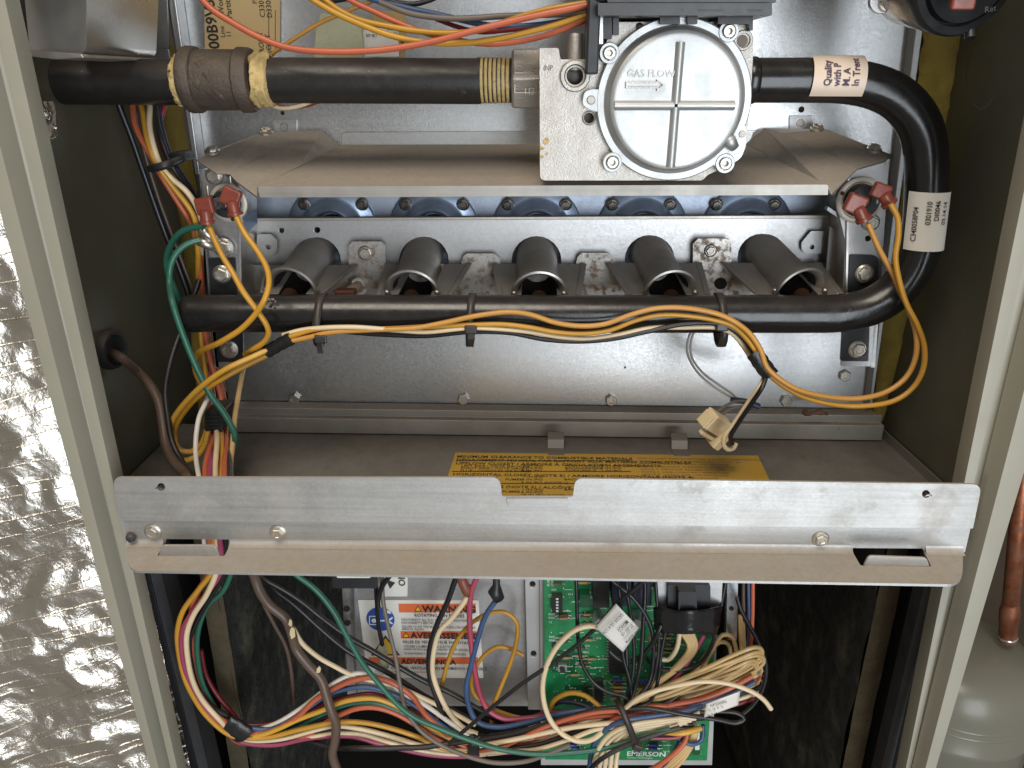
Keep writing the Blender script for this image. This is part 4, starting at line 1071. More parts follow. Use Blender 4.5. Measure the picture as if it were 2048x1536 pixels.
# lock pictogram: plug outline and key
wq(rrect(738, 1232, 758, 1250, 1), INKW, 'pictogram', .0012); wq(rrect(740, 1234, 756, 1248, 1), BLUEP, 'pictogram', .0014)
lathe('pictogram', P(748, 1241, YC-.0014), (0, -1, 0), [(5*sw, 0), (5*sw, .0002)], INKW, wn, 16)
wq([(758, 1240), (776, 1240), (784, 1234), (786, 1236), (779, 1242), (786, 1247), (784, 1249), (776, 1243), (758, 1243)], INKW, 'pictogram', .0012)
wq([(766, 1218), (780, 1222), (782, 1228), (774, 1226), (770, 1232), (766, 1230)], INKW, 'pictogram', .0012)
for s, x, y, h, b in (('WARNING', 845, 1223.5, 17, .03), ('AVERTISSEMENT', 822, 1275.5, 15, .03), ('ADVERTENCIA', 803, 1326.5, 13, .03), ('ROTATING FAN BLADES', 829, 1233, 8, .015),
                     ('DISCONNECT ALL ELECTRIC POWER INCLUDING REMOTE', 803, 1241, 5.4, .01), ('DISCONNECTS BEFORE SERVICING.', 803, 1247, 5.4, .01), ('FAILURE TO DO THIS BEFORE SERVICING CAN RESULT IN', 804, 1254.5, 5.0, .01), ('SERIOUS INJURY.', 804, 1260, 5.4, .01),
                     ('PALES DE VENTILATEUR EN ROTATION', 806, 1286, 7.4, .012), ('COUPER L\'ALIMENTATION ELECTRIQUE', 808, 1294, 5.2, .01), ('AVANT DE PROCEDER A L\'ENTRETIEN DE CET APPAREIL', 808, 1299.5, 4.6, .01), ('LE NON-RESPECT PEUT ENTRAINER DES BLESSURES', 809, 1308, 4.8, .01),
                     ('ASPAS DEL VENTILADOR EN MOVIMIENTO GIRATORIO', 782, 1337, 7, .012), ('DESCONECTE TODA LA ENERGIA ELECTRICA ANTES', 750, 1343.5, 4.6, .0), ('DE DAR SERVICIO', 750, 1349, 4.6, 0)):
    text(s, h*sw*1.28, plane_map(x, y, YC-.0012, 0), INK, wn, bold=b, sx=1.0 if h > 9 else .88)
onl = plate('direction_sticker', rpoly([(762, 1150), (815, 1150), (815, 1193), (764, 1193)], 3), YC-.0008, .0006, PAPER, cpn)
text('ON', 19*sw, plane_map(811, 1172, YC-.001, 90), INK, onl, bold=.01)
plate('arrow', [(772, 1160), (790, 1166), (780, 1178)], YC-.0014, .0004, INK, onl)
dsw = thing('door_switch', 'small black switch box with white label under the bracket', 'switch', P(710, 1177, .05))
plate('body', rrect(665, 1130, 754, 1177, 2), .045, .02, PLB, dsw, bevel=.0006)
lb = plate('white_label', rrect(673, 1120, 742, 1156, 4), .0446, .0005, PAPER, dsw)
text('1 2 R', 14*S(700, 1150, .045), plane_map(697, 1152, .0444, 0), INK, lb)
stub = thing('nylon_standoff', 'white nylon standoff hanging in front of the warning sticker', 'standoff', P(766, 1330, .06))
lathe('sleeve', P(765, 1293, .060), (0, .05, -1), [(.0026, 0), (.0028, .002), (.0028, .010), (.0034, .012), (.0034, .016)], CLEARP, stub, 16)

# ------------------------------------------------------------------ circuit board
YB = .062
pc = thing('circuit_board', 'green furnace control circuit board below the bracket, crowded with parts', 'circuit board', P(1250, 1520, YB))
plate('board', [(1088, 1120), (1432, 1120), (1428, 1310), (1414, 1521), (1090, 1519)], YB, .0016, PCB, pc)
plate('backing_plate', [(1080, 1120), (1440, 1120), (1424, 1530), (1082, 1530)], YB+.006, .002, MATS['white_rail'], pc)
sb = S(1250, 1350, YB)
for x0, y0, x1, y1 in ((1150, 1180, 1195, 1215), (1100, 1300, 1150, 1345), (1130, 1370, 1185, 1410), (1330, 1300, 1410, 1360), (1100, 1430, 1180, 1460), (1340, 1470, 1400, 1510)):
    plate('copper_pour', rrect(x0, y0, x1, y1, 3), YB-.0001, .0001, PCBD, pc)
def chip(name, x0, y0, x1, y1, d, m=PLB): return plate(name, rrect(x0, y0, x1, y1, 1), YB-d, d, m, pc, bevel=.0004)
dip = chip('dip_switch', 1104, 1193, 1125, 1226, .004)
for i in range(5): plate('switch_key', rrect(1112, 1197+i*6, 1117, 1200+i*6, .5), YB-.0043, .0004, INKW, dip)
ch1 = chip('processor_chip', 1219, 1262, 1252, 1348, .004); ch2 = chip('driver_chip', 1190, 1362, 1206, 1405, .0035)
for c_, xs, y0, y1 in ((ch1, (1215.5, 1255.5), 1266, 1345), (ch2, (1187, 1209), 1365, 1402)):
    k = int((y1-y0)/6)
    for x in xs:
        for i in range(k):
            q = P(x, y0+i*6+3, YB-.0008); box('pin', q, 5*sb, .0016, 2.6*sb, SOLDER, c_)
chip('relay', 1187, 1140, 1219, 1216, .012); chip('relay', 1224, 1140, 1262, 1212, .014, mat('navy_relay', (.02, .024, .045), .35)); chip('relay', 1268, 1140, 1303, 1210, .014, MATS['navy_relay'])
chip('small_chip', 1169, 1372, 1177, 1390, .003); chip('small_chip', 1106, 1290, 1116, 1304, .003); chip('connector_block', 1160, 1190, 1180, 1214, .006, PCBD)
bt = chip('push_button', 1116, 1330, 1134, 1344, .003, mat('button_metal', (.4, .4, .38), .4, .7)); lathe('plunger', P(1125, 1337, YB-.003), (0, -1, 0), [(.0016, 0), (.0016, .002)], PLB, bt, 14)
for x, y in ((1197, 1226), (1270, 1226)):
    lathe('capacitor', P(x, y, YB), (0, -1, -.1), [(12*sb, 0), (12.5*sb, .001), (12.5*sb, .009), (11*sb, .010), (1*sb, .010)], mat('clear_can', (.55, .56, .58), .25, .7), pc, 22)
rnd = random.Random(3)
RCOL = [mat('resistor_tan', hx('#a08050'), .5), mat('resistor_blue', hx('#3d4a9a'), .4), mat('resistor_brown', hx('#5a3a26'), .5)]
spots = [(1127, y) for y in (1231, 1237, 1276, 1283)] + [(1160+rnd.uniform(0, 26), y) for y in (1166, 1229, 1234, 1248, 1280, 1296, 1312, 1318, 1325, 1333)] + [(1236, 1360+i*7.5) for i in range(6)] + [(1284, 1362), (1284, 1370), (1284, 1378), (1145, 1490), (1152, 1497), (1308, 1490), (1306, 1497), (1330, 1268), (1335, 1276), (1318, 1290), (1330, 1283), (1340, 1297), (1325, 1305), (1350, 1288), (1315, 1176), (1320, 1245), (1115, 1168), (1130, 1316), (1150, 1350)]
for i, (x, y) in enumerate(spots):
    ci = 1 if x in (1145, 1152, 1308, 1306) or (1355 < y < 1366) else (2 if i % 3 == 0 else 0)
    L_ = rnd.uniform(15, 19)
    o = P(x-L_*.5, y, YB-.0017)
    r = .0009 if ci != 1 else .0012
    q = lathe('resistor', o, (1, 0, 0), [(r*.6, 0), (r, .0006), (r*.85, .0012), (r*.85, L_*sb-.0012), (r, L_*sb-.0006), (r*.6, L_*sb)], RCOL[ci], pc, 8)
    V, F = join(tube_geo([P(x-L_*.5-7, y, YB), P(x-L_*.5-6, y, YB-.0015), P(x+L_*.5+6, y, YB-.0015), P(x+L_*.5+7, y, YB)], .0003, 5))
    mk('lead', V, F, SOLDER, q)
geos = []
def joint(x, y, r): geos.append(lathe_geo(P(x, y, YB), (0, -1, 0), [(r*sb, -.0001), (r*.8*sb, .0005), (r*.3*sb, .0009)], 8))
for (x, y) in spots:
    joint(x-15, y, 1.8); joint(x+15, y, 1.8)
for i in range(420):
    gx = 1096+rnd.randrange(0, 52)*6.1; gy = 1158+rnd.randrange(0, 60)*5.9
    if not (1186 < gx < 1258 and gy < 1218): joint(gx, gy, rnd.choice((1.2, 1.5, 2.0, 2.4)))
V, F = join(*geos); so = mk('solder_joints', V, F, SOLDER, pc, smooth=True); so['kind'] = 'stuff'
geos = []
for i in range(190):                # white silk-screen outlines
    gx = 1096+rnd.random()*310; gy = 1160+rnd.random()*345; w = rnd.choice((5, 8, 12, 16)); h = rnd.choice((.9, 1.2))
    geos.append(prism_geo([P(a, b, YB-.00012) for a, b in ((gx, gy), (gx+w, gy), (gx+w, gy+h), (gx, gy+h))], [P(a, b, YB-.00002) for a, b in ((gx, gy), (gx+w, gy), (gx+w, gy+h), (gx, gy+h))]))
V, F = join(*geos); so = mk('silkscreen_marks', V, F, INKW, pc); so['kind'] = 'stuff'
for s, x, y, h in (('EMERSON.', 1253, 1511, 13), ('Climate Technologies', 1254, 1516, 5), ('R28', 1172, 1186, 5), ('C16', 1175, 1196, 5), ('E34', 1136, 1190, 5), ('E30', 1103, 1181, 5), ('U7', 1097, 1194, 5), ('R57A', 1097, 1230, 5),
                   ('R506', 1097, 1237, 5), ('R603', 1098, 1275, 5), ('R500', 1098, 1282, 5), ('S2', 1098, 1246, 5), ('R7B', 1192, 1278, 5), ('R22', 1170, 1293, 5), ('R502', 1165, 1306, 5), ('R610', 1326, 1504, 5)):
    text(s, h*sb*1.35, plane_map(x, y, YB, 0, .0002), INKW, pc, bold=.02 if h > 8 else 0, sx=1.05 if h > 8 else .9)
for s, x in (('FUSE', 1099), ('LOW', 1107)):
    text(s, 5.5*sb*1.3, plane_map(x, 1172, YB, 90, .0002), INKW, pc)
wc_ = plate('wire_header', rrect(1390, 1462, 1399, 1500, 1), YB-.008, .008, INKW, pc, bevel=.0004)

# ------------------------------------------------------------------ transformer
tr = thing('transformer', 'taped black transformer on a bright steel frame right of the circuit board', 'transformer', P(1378, 1268, .045))
plate('steel_frame', rpoly([(1313, 1120), (1448, 1120), (1442, 1216), (1312, 1216)], 3), .042, .004, GALV, tr, bevel=.0008)
plate('iron_core', rrect(1336, 1171, 1421, 1225, 3), .038, .012, PLB, tr, bevel=.0009)
plate('coil_cover', rrect(1357, 1184, 1394, 1256, 3), .032, .012, PLB, tr, bevel=.0015, bseg=3)
V = []; F = []; n = 26
tp0 = [(1307, 1214), (1330, 1217), (1356, 1221), (1366, 1221), (1392, 1221), (1400, 1219), (1425, 1217), (1445, 1210)]
tp1 = [(1308, 1258), (1330, 1264), (1356, 1266), (1366, 1268), (1392, 1267), (1400, 1268), (1425, 1269), (1434, 1268)]
dp = [.040, .034, .033, .029, .029, .033, .034, .040]
for j in range(7):
    for (a, b, d) in zip(tp0, tp1, dp):
        t = j/6; p = P(a[0]+(b[0]-a[0])*t, a[1]+(b[1]-a[1])*t, d)
        V.append(p+Vector((0, noise.noise(p*260)*.0014, 0)))
for j in range(6):
    for i in range(7): a = j*8+i; F.append((a, a+1, a+9, a+8))
mk('vinyl_tape', V, F, TAPE, tr, smooth=True, solid=.0006)
rail = thing('steel_rail', 'slim bright steel rail hanging beside the transformer', 'rail', P(1465, 1275, .06))
plate('strip', rpoly([(1456, 1120), (1477, 1120), (1474, 1280), (1452, 1280)], 3), .060, .006, mat('bluish_rail', (.62, .66, .72), .25, .95, .08, 30), rail, bevel=.0022, bseg=4)
lathe('rail_hole', P(1463, 1217, .0598), (0, -1, 0), [(.0014, 0), (.0014, .0003)], DARK, rail, 12)

# ================================================================== WIRES
# --- harness from the top to the valve head
H = 'wires running to the gas valve head'
wire('orange', 13, [(392, -22, .085), (420, 15), (470, 48), (520, 75), (575, 95), (650, 103), (760, 100), (870, 82), (960, 58), (1060, 34), (1178, 10, .062)], 'orange wire sagging lowest in front of the black pipe towards the gas valve', group=H)
wire('yellow', 12, [(605, -20, .085), (650, 14), (720, 48), (800, 76), (890, 87), (980, 80), (1080, 58), (1178, 28, .064)], 'lower yellow wire curving to the gas valve head', group=H)
wire('yellow', 12, [(630, -20, .09), (700, 32), (790, 55), (880, 66), (950, 62), (1010, 44), (1080, 22), (1178, 5, .066)], 'upper yellow wire curving to the gas valve head', group=H)
wire('orange', 11, [(680, -16, .093), (755, 26), (840, 62), (910, 80), (990, 88), (1080, 74), (1178, 38, .068)], 'second orange wire passing under the yellow wires by the valve', group=H)
wire('blue', 11, [(715, -16, .098), (800, 12), (890, 32), (950, 46), (1010, 53), (1090, 48), (1178, 32, .07)], 'blue wire among the yellow and orange ones above the gas pipe', group=H)
wire('grey', 12, [(760, 4, .094), (822, 27), (905, 37), (1010, 32), (1080, 30), (1178, 25, .068)], 'dark grey wire crossing the blue wire near the valve head', group=H)
wire('maroon', 9, [(770, -10, .103), (850, 28), (910, 52), (960, 64), (1020, 60), (1178, 40, .072)], 'thin maroon wire behind the grey wire near the valve head', group=H)
wire('black', 10, [(745, -16, .1), (790, 4), (830, 8), (870, -4), (900, -20)], 'short black wire loop at the top edge above the grey wire', group=H)
wire('black', 10, [(640, 6, .105), (720, -6), (800, -12), (870, -18)], 'black wire lying along the top edge left of the blue wire', group=H)
wire('amber', 9, [(535, 118, .12), (548, 105), (585, 80), (640, 46), (700, 20, .115), (760, -10)], 'brownish yellow wire slanting behind the iron coupling to the terminal block')
wire('cream', 8, [(530, 205, .125), (560, 216), (600, 212), (640, 195, .125)], 'short cream wire dipping below the coupling')
wire('red', 7, [(535, 200, .128), (570, 214), (610, 212), (660, 195, .128)], 'short dark red wire dipping below the coupling beside the cream one')
box_ = lathe_geo(P(945, 82, .058), (0.3, -1, 0), [(.0016, 0), (.0008, .001)], 8, jit=.4)
# --- main bundle down the left side (each carries on below the bracket)
def down(x_mid, x_low, x_b):
    return [(x_mid, 965, .034), ((x_mid+x_b)/2, 1030, .006), (x_b, 1095, .009)]
HB = 'main wire bundle down the left side'
wire('orange', 11.5, [(206, -25, .1), (222, 25, .11), (246, 72, .12), (268, 118, .128), (266, 165, .13), (265, 208, .125), (272, 255, .115), (297, 303, .11), (322, 350), (352, 398), (378, 440), (392, 480), (400, 540, .122), (408, 625, .128), (410, 664, .125), (420, 717), (434, 765), (443, 800, .10), (440, 850), (432, 868, .085), (420, 896), (411, 930, .05)] + down(411, 0, 420) +
     [(420, 1143, .02), (392, 1190), (380, 1240), (378, 1290), (383, 1345, .03), (405, 1395), (430, 1428), (455, 1447), (472, 1460, .036), (492, 1467), (538, 1463), (591, 1437), (630, 1400), (670, 1376), (710, 1360), (749, 1355), (789, 1368), (823, 1392), (851, 1429), (877, 1452), (904, 1479), (940, 1495, .045), (976, 1495), (1030, 1484), (1090, 1462), (1140, 1450), (1201, 1452, .038), (1235, 1437, .03), (1288, 1423), (1341, 1410), (1407, 1397), (1460, 1376), (1505, 1352, .045)],
     'orange wire arching highest across the lower compartment after the left tape', group=HB)
wire('yellow', 12, [(190, -25, .098), (205, 25, .108), (214, 70, .118), (226, 118, .127), (258, 165, .13), (281, 208, .122), (295, 280, .106), (313, 328, .10), (342, 369), (384, 425), (393, 455), (396, 500, .11), (396, 560, .125), (399, 625, .130), (404, 690, .122), (416, 770, .11), (430, 815), (440, 850, .095), (443, 880), (443, 930, .055)] + down(443, 0, 426) +
     [(424, 1143, .018), (398, 1178), (366, 1222), (355, 1262), (357, 1302, .024), (369, 1355), (387, 1394), (411, 1429), (448, 1463), (472, 1474, .034), (495, 1476), (538, 1474), (604, 1458), (670, 1445), (723, 1445), (776, 1455), (840, 1476), (868, 1490), (900, 1500), (950, 1503, .044), (976, 1503), (1020, 1490), (1060, 1475, .05)],
     'yellow wire bulging furthest left below the bracket', group=HB)
wire('cream', 11.5, [(285, 130, .13), (298, 165, .13), (300, 208, .12), (300, 260, .108), (320, 328, .10), (335, 349), (376, 386), (398, 425), (404, 458, .112), (402, 520, .126), (406, 625, .132), (410, 690, .126), (425, 780, .112), (432, 850, .09), (434, 881), (431, 930, .05)] + down(431, 0, 434) +
     [(433, 1143, .017), (414, 1188), (387, 1230), (374, 1267), (374, 1304, .022), (385, 1360), (405, 1400), (440, 1440), (470, 1470, .036), (500, 1480), (560, 1478), (630, 1460), (670, 1452), (723, 1458), (802, 1479), (840, 1490), (900, 1500), (950, 1500, .044), (990, 1496), (1050, 1497), (1129, 1468), (1195, 1439, .036), (1235, 1415)],
     'cream wire of the left bundle passing through both black tape wraps', group=HB)
wire('magenta', 11, [(410, 640, .130), (414, 723, .122), (422, 764), (425, 817, .10), (424, 864, .088), (421, 930, .05)] + down(421, 0, 441) +
     [(440, 1146, .019), (416, 1183), (387, 1222), (367, 1257), (363, 1289, .023), (371, 1341), (390, 1381), (416, 1423), (448, 1452), (470, 1478, .037), (500, 1487), (551, 1489), (617, 1476), (683, 1471), (723, 1476), (749, 1484), (813, 1500), (870, 1510), (940, 1512, .045), (980, 1506), (1050, 1500), (1129, 1475), (1195, 1445, .04)],
     'magenta wire of the left bundle ending lowest under the middle tape', group=HB)
wire('orange', 11, [(400, 480, .12), (404, 560, .130), (412, 640, .132), (424, 717, .124), (438, 760), (448, 800), (451, 850, .095), (452, 893), (450, 930, .05), (450, 965, .034), (450, 1030, .007), (430, 1095, .012), (418, 1143, .026), (390, 1200), (384, 1250), (384, 1300, .034), (392, 1354), (412, 1396), (440, 1430), (470, 1480, .038), (500, 1487), (538, 1489), (604, 1474), (657, 1442), (710, 1418), (749, 1415), (789, 1426), (840, 1455), (870, 1476), (905, 1495), (950, 1508, .046), (990, 1500), (1040, 1485), (1100, 1466, .04)],
     'second orange wire right of the bundle clip, arching below the first', group=HB)
wire('black', 11, [(305, 130, .13), (309, 170, .13), (311, 208, .122), (318, 260, .11), (342, 328, .104), (380, 385), (396, 440, .122), (406, 520, .134), (412, 640, .136), (425, 740, .126), (446, 850, .10), (458, 930, .05), (458, 965, .034), (456, 1030, .007), (450, 1095, .011),
     (448, 1146, .021), (422, 1193), (393, 1244), (379, 1281), (382, 1328, .028), (398, 1381), (427, 1415), (459, 1434), (480, 1455, .04), (540, 1468), (600, 1458), (660, 1432), (720, 1414), (770, 1418), (820, 1440), (880, 1470), (940, 1487, .047)],
     'black wire of the left bundle running behind the tape', group=HB)
wire('navy', 10, [(318, 215, .125), (322, 250), (338, 305, .112), (364, 352), (390, 395), (400, 450, .128), (408, 540, .137), (415, 640, .138), (420, 740, .13), (418, 800, .115)], 'navy wire passing through the black clip at upper left', group=HB)
wire('red', 9, [(335, 195, .13), (330, 212), (319, 255), (322, 285, .12), (338, 325)], 'short red wire beside the navy wire under the gas pipe', group=HB)
wire('maroon', 10, [(262, -20, .11), (240, 20, .112), (236, 60), (250, 100, .12), (268, 125, .13)], 'dark red wire between the orange and yellow at the top left', group=HB)
wire('orange', 11, [(220, -25, .105), (246, 30), (262, 75, .116), (282, 120, .128)], 'second orange wire at the top left corner above the pipe', group=HB)
wire('black', 13, [(232, 190, .12), (240, 215), (262, 272), (284, 335), (310, 410), (332, 470), (356, 530), (378, 590, .125)], 'thick black wire along the left wall behind the coloured bundle')
wire('brown', 8, [(272, 225, .128), (288, 300), (318, 400), (344, 470), (372, 545), (390, 590, .13)], 'thin brown wire along the left wall behind the bundle')
wire('white', 10, [(418, 790, .085), (410, 808), (399, 832), (393, 864), (391, 900), (393, 925, .05), (399, 962, .034), (404, 1030, .008), (410, 1095, .014)], 'white wire left of the ribbed black bundle clip')
wire('tan', 11, [(488, 728, .13), (483, 755), (475, 800), (469, 840), (465, 890), (461, 930, .06), (462, 965, .04), (464, 1030, .009), (466, 1095, .016)], 'tan wire right of the bundle clip in front of the wall')
# --- green ground wires
wire('green', 13, [(408, 455, .102), (385, 455), (360, 466), (342, 490), (333, 520), (337, 548), (350, 580, .115), (366, 612, .125)], 'upper green ground wire looping from the ring terminal behind the manifold end')
wire('green', 13, [(400, 480, .100), (376, 487), (354, 505), (341, 532), (339, 565, .09), (346, 608, .078), (367, 672), (394, 737), (424, 795), (437, 811), (459, 845), (470, 870, .075), (467, 893), (457, 912, .08)], 'long green ground wire crossing in front of the yellow loops')
gt = thing('ring_terminal', 'two bare metal ring terminals crimped on the green ground wires', 'terminal', P(447, 497, .11))
for a, b in (((400, 457), (440, 490)), ((396, 482), (440, 500))):
    V, F = tube_geo([P(*a, .103), P((a[0]+b[0])/2, (a[1]+b[1])/2-2, .105), P(*b, .110)], lambda i: (.0026, .0030, .0018)[i], 12)
    mk('crimp', V, F, ZINC, gt, smooth=True)
# --- rollout switch wires, left
wL = wire('yellow', 12, [(415, 444, .094), (429, 479, .088), (446, 514, .082), (464, 543, .078), (487, 584, .074), (517, 625), (534, 652), (537, 668), (528, 684), (508, 697, .082), (490, 709, .09)], 'yellow wire from the lower left red terminal crossing the manifold end')
flag_terminal(wL, 410, 412, .094, 36, 34, -8, (415, 447))
wL = wire('yellow', 12, [(470, 428, .092), (490, 467, .086), (517, 505, .082), (534, 537), (538, 567, .076), (529, 599, .073), (511, 628), (482, 658), (441, 684, .078), (391, 713, .095), (393, 750, .1), (410, 780, .1)], 'yellow wire from the upper left red terminal bowing right then back left')
flag_terminal(wL, 462, 394, .094, 38, 36, 25, (471, 430))
wire('yellow2', 11.5, [(575, 681, .085), (537, 699, .082), (500, 716), (458, 735, .074), (414, 764), (379, 796), (349, 834), (337, 864), (337, 890), (347, 912), (366, 921), (390, 914), (408, 893), (416, 864, .084), (424, 842, .09)], 'outer yellow loop hanging left of the bundle clip')
wire('yellow', 11.5, [(578, 686, .087), (540, 707, .084), (490, 732), (443, 758, .076), (408, 782), (373, 817), (353, 849), (349, 876), (359, 899), (382, 903), (402, 888), (412, 866, .086), (420, 840, .092)], 'inner yellow loop hanging left of the bundle clip')
# --- wires tied along the manifold
YT = .0815
wire('amber', 11, [(572, 684, YT), (620, 674), (660, 665, .080), (740, 660), (830, 656), (890, 645), (950, 632), (1018, 624), (1060, 629), (1110, 645), (1160, 652), (1210, 648), (1260, 630), (1310, 617), (1370, 616), (1438, 629), (1470, 644, .076), (1500, 668), (1522, 702), (1534, 735, .068), (1584, 774, .066), (1643, 792), (1716, 797), (1772, 784), (1812, 755), (1831, 716), (1833, 672), (1819, 622), (1801, 584), (1786, 549), (1760, 502), (1736, 448, .085)],
     'orange yellow wire riding highest along the manifold and looping up at right')
o_ = [q for q in bpy.data.objects if q.get('label', '').startswith('orange yellow wire riding')][0]
flag_terminal(o_, 1711, 408, .090, 40, 38, 20, (1728, 440))
wire('yellow', 11, [(570, 676, YT), (640, 657), (760, 658), (860, 653), (950, 649), (1010, 649), (1060, 655), (1110, 664), (1170, 667), (1220, 660), (1270, 641), (1320, 630), (1380, 632), (1438, 642), (1466, 652, .078), (1494, 678), (1516, 710), (1535, 745, .070), (1590, 786, .068), (1660, 808), (1730, 812), (1790, 801), (1826, 776), (1846, 740), (1849, 696), (1834, 649), (1813, 608), (1797, 555), (1791, 514), (1797, 470), (1795, 435), (1781, 408, .080)],
     'yellow wire along the manifold forming the outer loop at right')
o_ = [q for q in bpy.data.objects if q.get('label', '').startswith('yellow wire along the manifold forming')][0]
flag_terminal(o_, 1762, 382, .088, 36, 30, 20, (1780, 408))
wire('cream', 10, [(566, 670, .084), (610, 659, .082), (700, 654, .079), (790, 660, .080), (850, 664, .081), (940, 656), (1000, 658), (1060, 664), (1120, 674), (1180, 677), (1240, 668), (1300, 656), (1360, 655), (1438, 656), (1466, 668), (1488, 694), (1506, 722, .082), (1528, 752), (1518, 775, .07), (1500, 800), (1480, 830), (1462, 855), (1449, 872), (1447, 889), (1456, 899), (1467, 896), (1472, 886, .08)],
     'cream wire along the manifold ending in a hook at the loose connector')
wire('black', 10, [(562, 680, .086), (640, 663, .085), (760, 669, .084), (850, 672), (940, 664), (1020, 666), (1090, 679), (1160, 683), (1230, 677), (1300, 662), (1370, 648, .080), (1438, 648), (1470, 662), (1494, 686), (1512, 716, .078), (1531, 750), (1525, 773, .066), (1508, 800), (1490, 826), (1473, 852), (1461, 873), (1464, 888, .075)],
     'black wire with faint print along the manifold down to the loose connector')
wire('brown', 9, [(490, 709, .092), (530, 697, .09), (560, 684, .088)], 'short brown wire end under the left tape on the manifold')
def tape_wrap(label, pts, rpx, ribs=False, name='tape_wrap', flat=.62, m=None):
    pp = [P(*p) for p in pts]; path_ = catmull(pp, .0015)
    s_ = S(*pts[len(pts)//2])
    V, F = tube_geo(path_, lambda i: rpx*s_*(1+.05*math.sin(i*2.1)), 18)
    cy = sum(v.y for v in V)/len(V)
    V = [Vector((v.x, cy+(v.y-cy)*flat, v.z)) for v in V]
    return tag(mk(name, V, F, m or TAPE, None, smooth=True, auto=50), label, 'tape')
tape_wrap('black tape binding the wires at the left end of the manifold', [(533, 704, .083), (556, 691, .082), (583, 677, .081)], 13)
tape_wrap('black tape binding the wires where the right loop hangs free', [(1508, 704, .074), (1524, 728, .072), (1543, 753, .070)], 17)
tape_wrap('black tape around the coloured bundle at the lower left', [(452, 1449, .034), (470, 1458, .034), (490, 1467, .036)], 25, flat=.36)
tape_wrap('black tape around the coloured bundle at the bottom centre', [(938, 1486, .044), (957, 1489, .044), (977, 1491, .044)], 26, flat=.5)
bc_ = thing('bundle_clip', 'ribbed black clip around the coloured wires above the bracket', 'clip', P(426, 842, .085))
plate('clip_body', rrect(409, 822, 446, 862, 4), .082, .018, PLB, bc_, bevel=.0015)
for i in range(5): plate('clip_rib', rrect(411, 826+i*7.5, 437, 829+i*7.5, 1), .0812, .002, PLB, bc_, bevel=.0003)
wc2 = thing('wire_clamp', 'black plastic clamp holding the bundle to the left panel edge', 'clamp', P(335, 330, .095))
V, F = tube_geo(catmull([P(302, 337, .100), P(318, 334, .0925), P(334, 329, .0930), P(352, 322, .102), P(372, 312, .115)], .002), 8*S(335, 330, .1), 12); mk('band', V, F, PLB, wc2, smooth=True)
plate('mount_pad', rpoly([(340, 305), (370, 302), (376, 322), (348, 328)], 3), .108, .01, PLB, wc2, bevel=.0008)
# --- cable ties round the manifold
def pipe_tie(label, px, slant, head, tail):
    c_ = Vector((P(px, 628, YP).x, YP, P(px, 628, YP).z)); s_ = S(px, 628, YP)
    t = thing('cable_tie', label, 'cable tie', c_-Vector((0, 0, RM)))
    V = []; F = []; n = 40; w = 7.5*s_
    for i in range(n):
        a = 2*math.pi*i/n           # 0 = facing the camera
        bul = max(0, math.cos(a+.9))**3*.0072
        r = RM+.0007+bul
        for sgn in (-1, 1):
            V.append(c_+Vector((sgn*w+slant*math.sin(a)*s_, -math.cos(a)*r, math.sin(a)*r)))
    for i in range(n):
        a = 2*i; b = 2*((i+1) % n); F.append((a, a+1, b+1, b))
    mk('strap', V, F, TIE, t, smooth=True, solid=.0011)
    hp = P(head[0], head[1], YP-RM-.0055)
    box('head', hp, 24*s_, .0055, 17*s_, TIE, t, bevel=.0008)
    if tail: box('tail', P(tail[0], tail[1], YP-RM-.005), 12*s_, .0012, 26*s_, TIE, t, bevel=.0003)
pipe_tie('cable tie with long cut tail around the left part of the manifold', 645, 3, (643, 676), (640, 694))
pipe_tie('cable tie around the middle of the manifold', 943, 2, (942, 657), (941, 666))
pipe_tie('cable tie at the right, just before the wires leave the manifold', 1438, -3, (1443, 652), None)
# --- loose connector and pale wires
cn = thing('loose_connector', 'cream plastic plug connector hanging from wires above the deck', 'connector', P(1440, 890, .09))
rot = Matrix.Rotation(math.radians(38), 3, 'Y') @ Matrix.Rotation(math.radians(25), 3, 'Z')
c_ = P(1432, 846, .092)
box('housing', c_, .017, .010, .0105, CREAMP, cn, rot, bevel=.0007)
box('skirt', c_+rot @ Vector((.0075, -.001, -.0055)), .006, .013, .013, CREAMP, cn, rot, bevel=.0007)
box('latch', c_+rot @ Vector((-.001, -.002, -.0085)), .012, .003, .0025, CREAMP, cn, rot, bevel=.0005)
box('rear_step', c_+rot @ Vector((-.008, 0, -.001)), .004, .0085, .009, CREAMP, cn, rot, bevel=.0005)
for k_ in (-1, 1): box('socket', c_+rot @ Vector((.0106, -.002*k_, -.004+.002*k_)), .0008, .003, .003, DARK, cn, rot)
pl = 'pair of pale thin wires beside the loose connector'
wire('lgrey', 5, [(1385, 655, .148), (1376, 680), (1374, 702), (1383, 727), (1402, 752), (1440, 782, .13), (1470, 798), (1490, 806, .12)], 'upper thin pale wire looping behind the manifold to the loose connector', group=pl)
wire('lgrey', 5, [(1390, 655, .148), (1381, 690), (1384, 716), (1405, 745), (1435, 768), (1462, 786, .13), (1478, 800), (1500, 808, .12)], 'inner thin pale wire looping behind the manifold to the loose connector', group=pl)
wire('grey', 6, [(1436, 824, .098), (1450, 812, .104), (1472, 803, .112), (1490, 803, .118)], 'short grey wire from the connector to the dark splice', group=pl)
wire('grey', 6, [(1446, 828, .098), (1462, 818, .104), (1488, 812, .112), (1505, 812, .118)], 'lower short grey wire from the connector to the dark splice', group=pl)
wire('navy', 13, [(1462, 800, .122), (1490, 803, .118), (1518, 813, .118)], 'dark blue splice sleeve on the pale wires near the back wall', cat='splice')
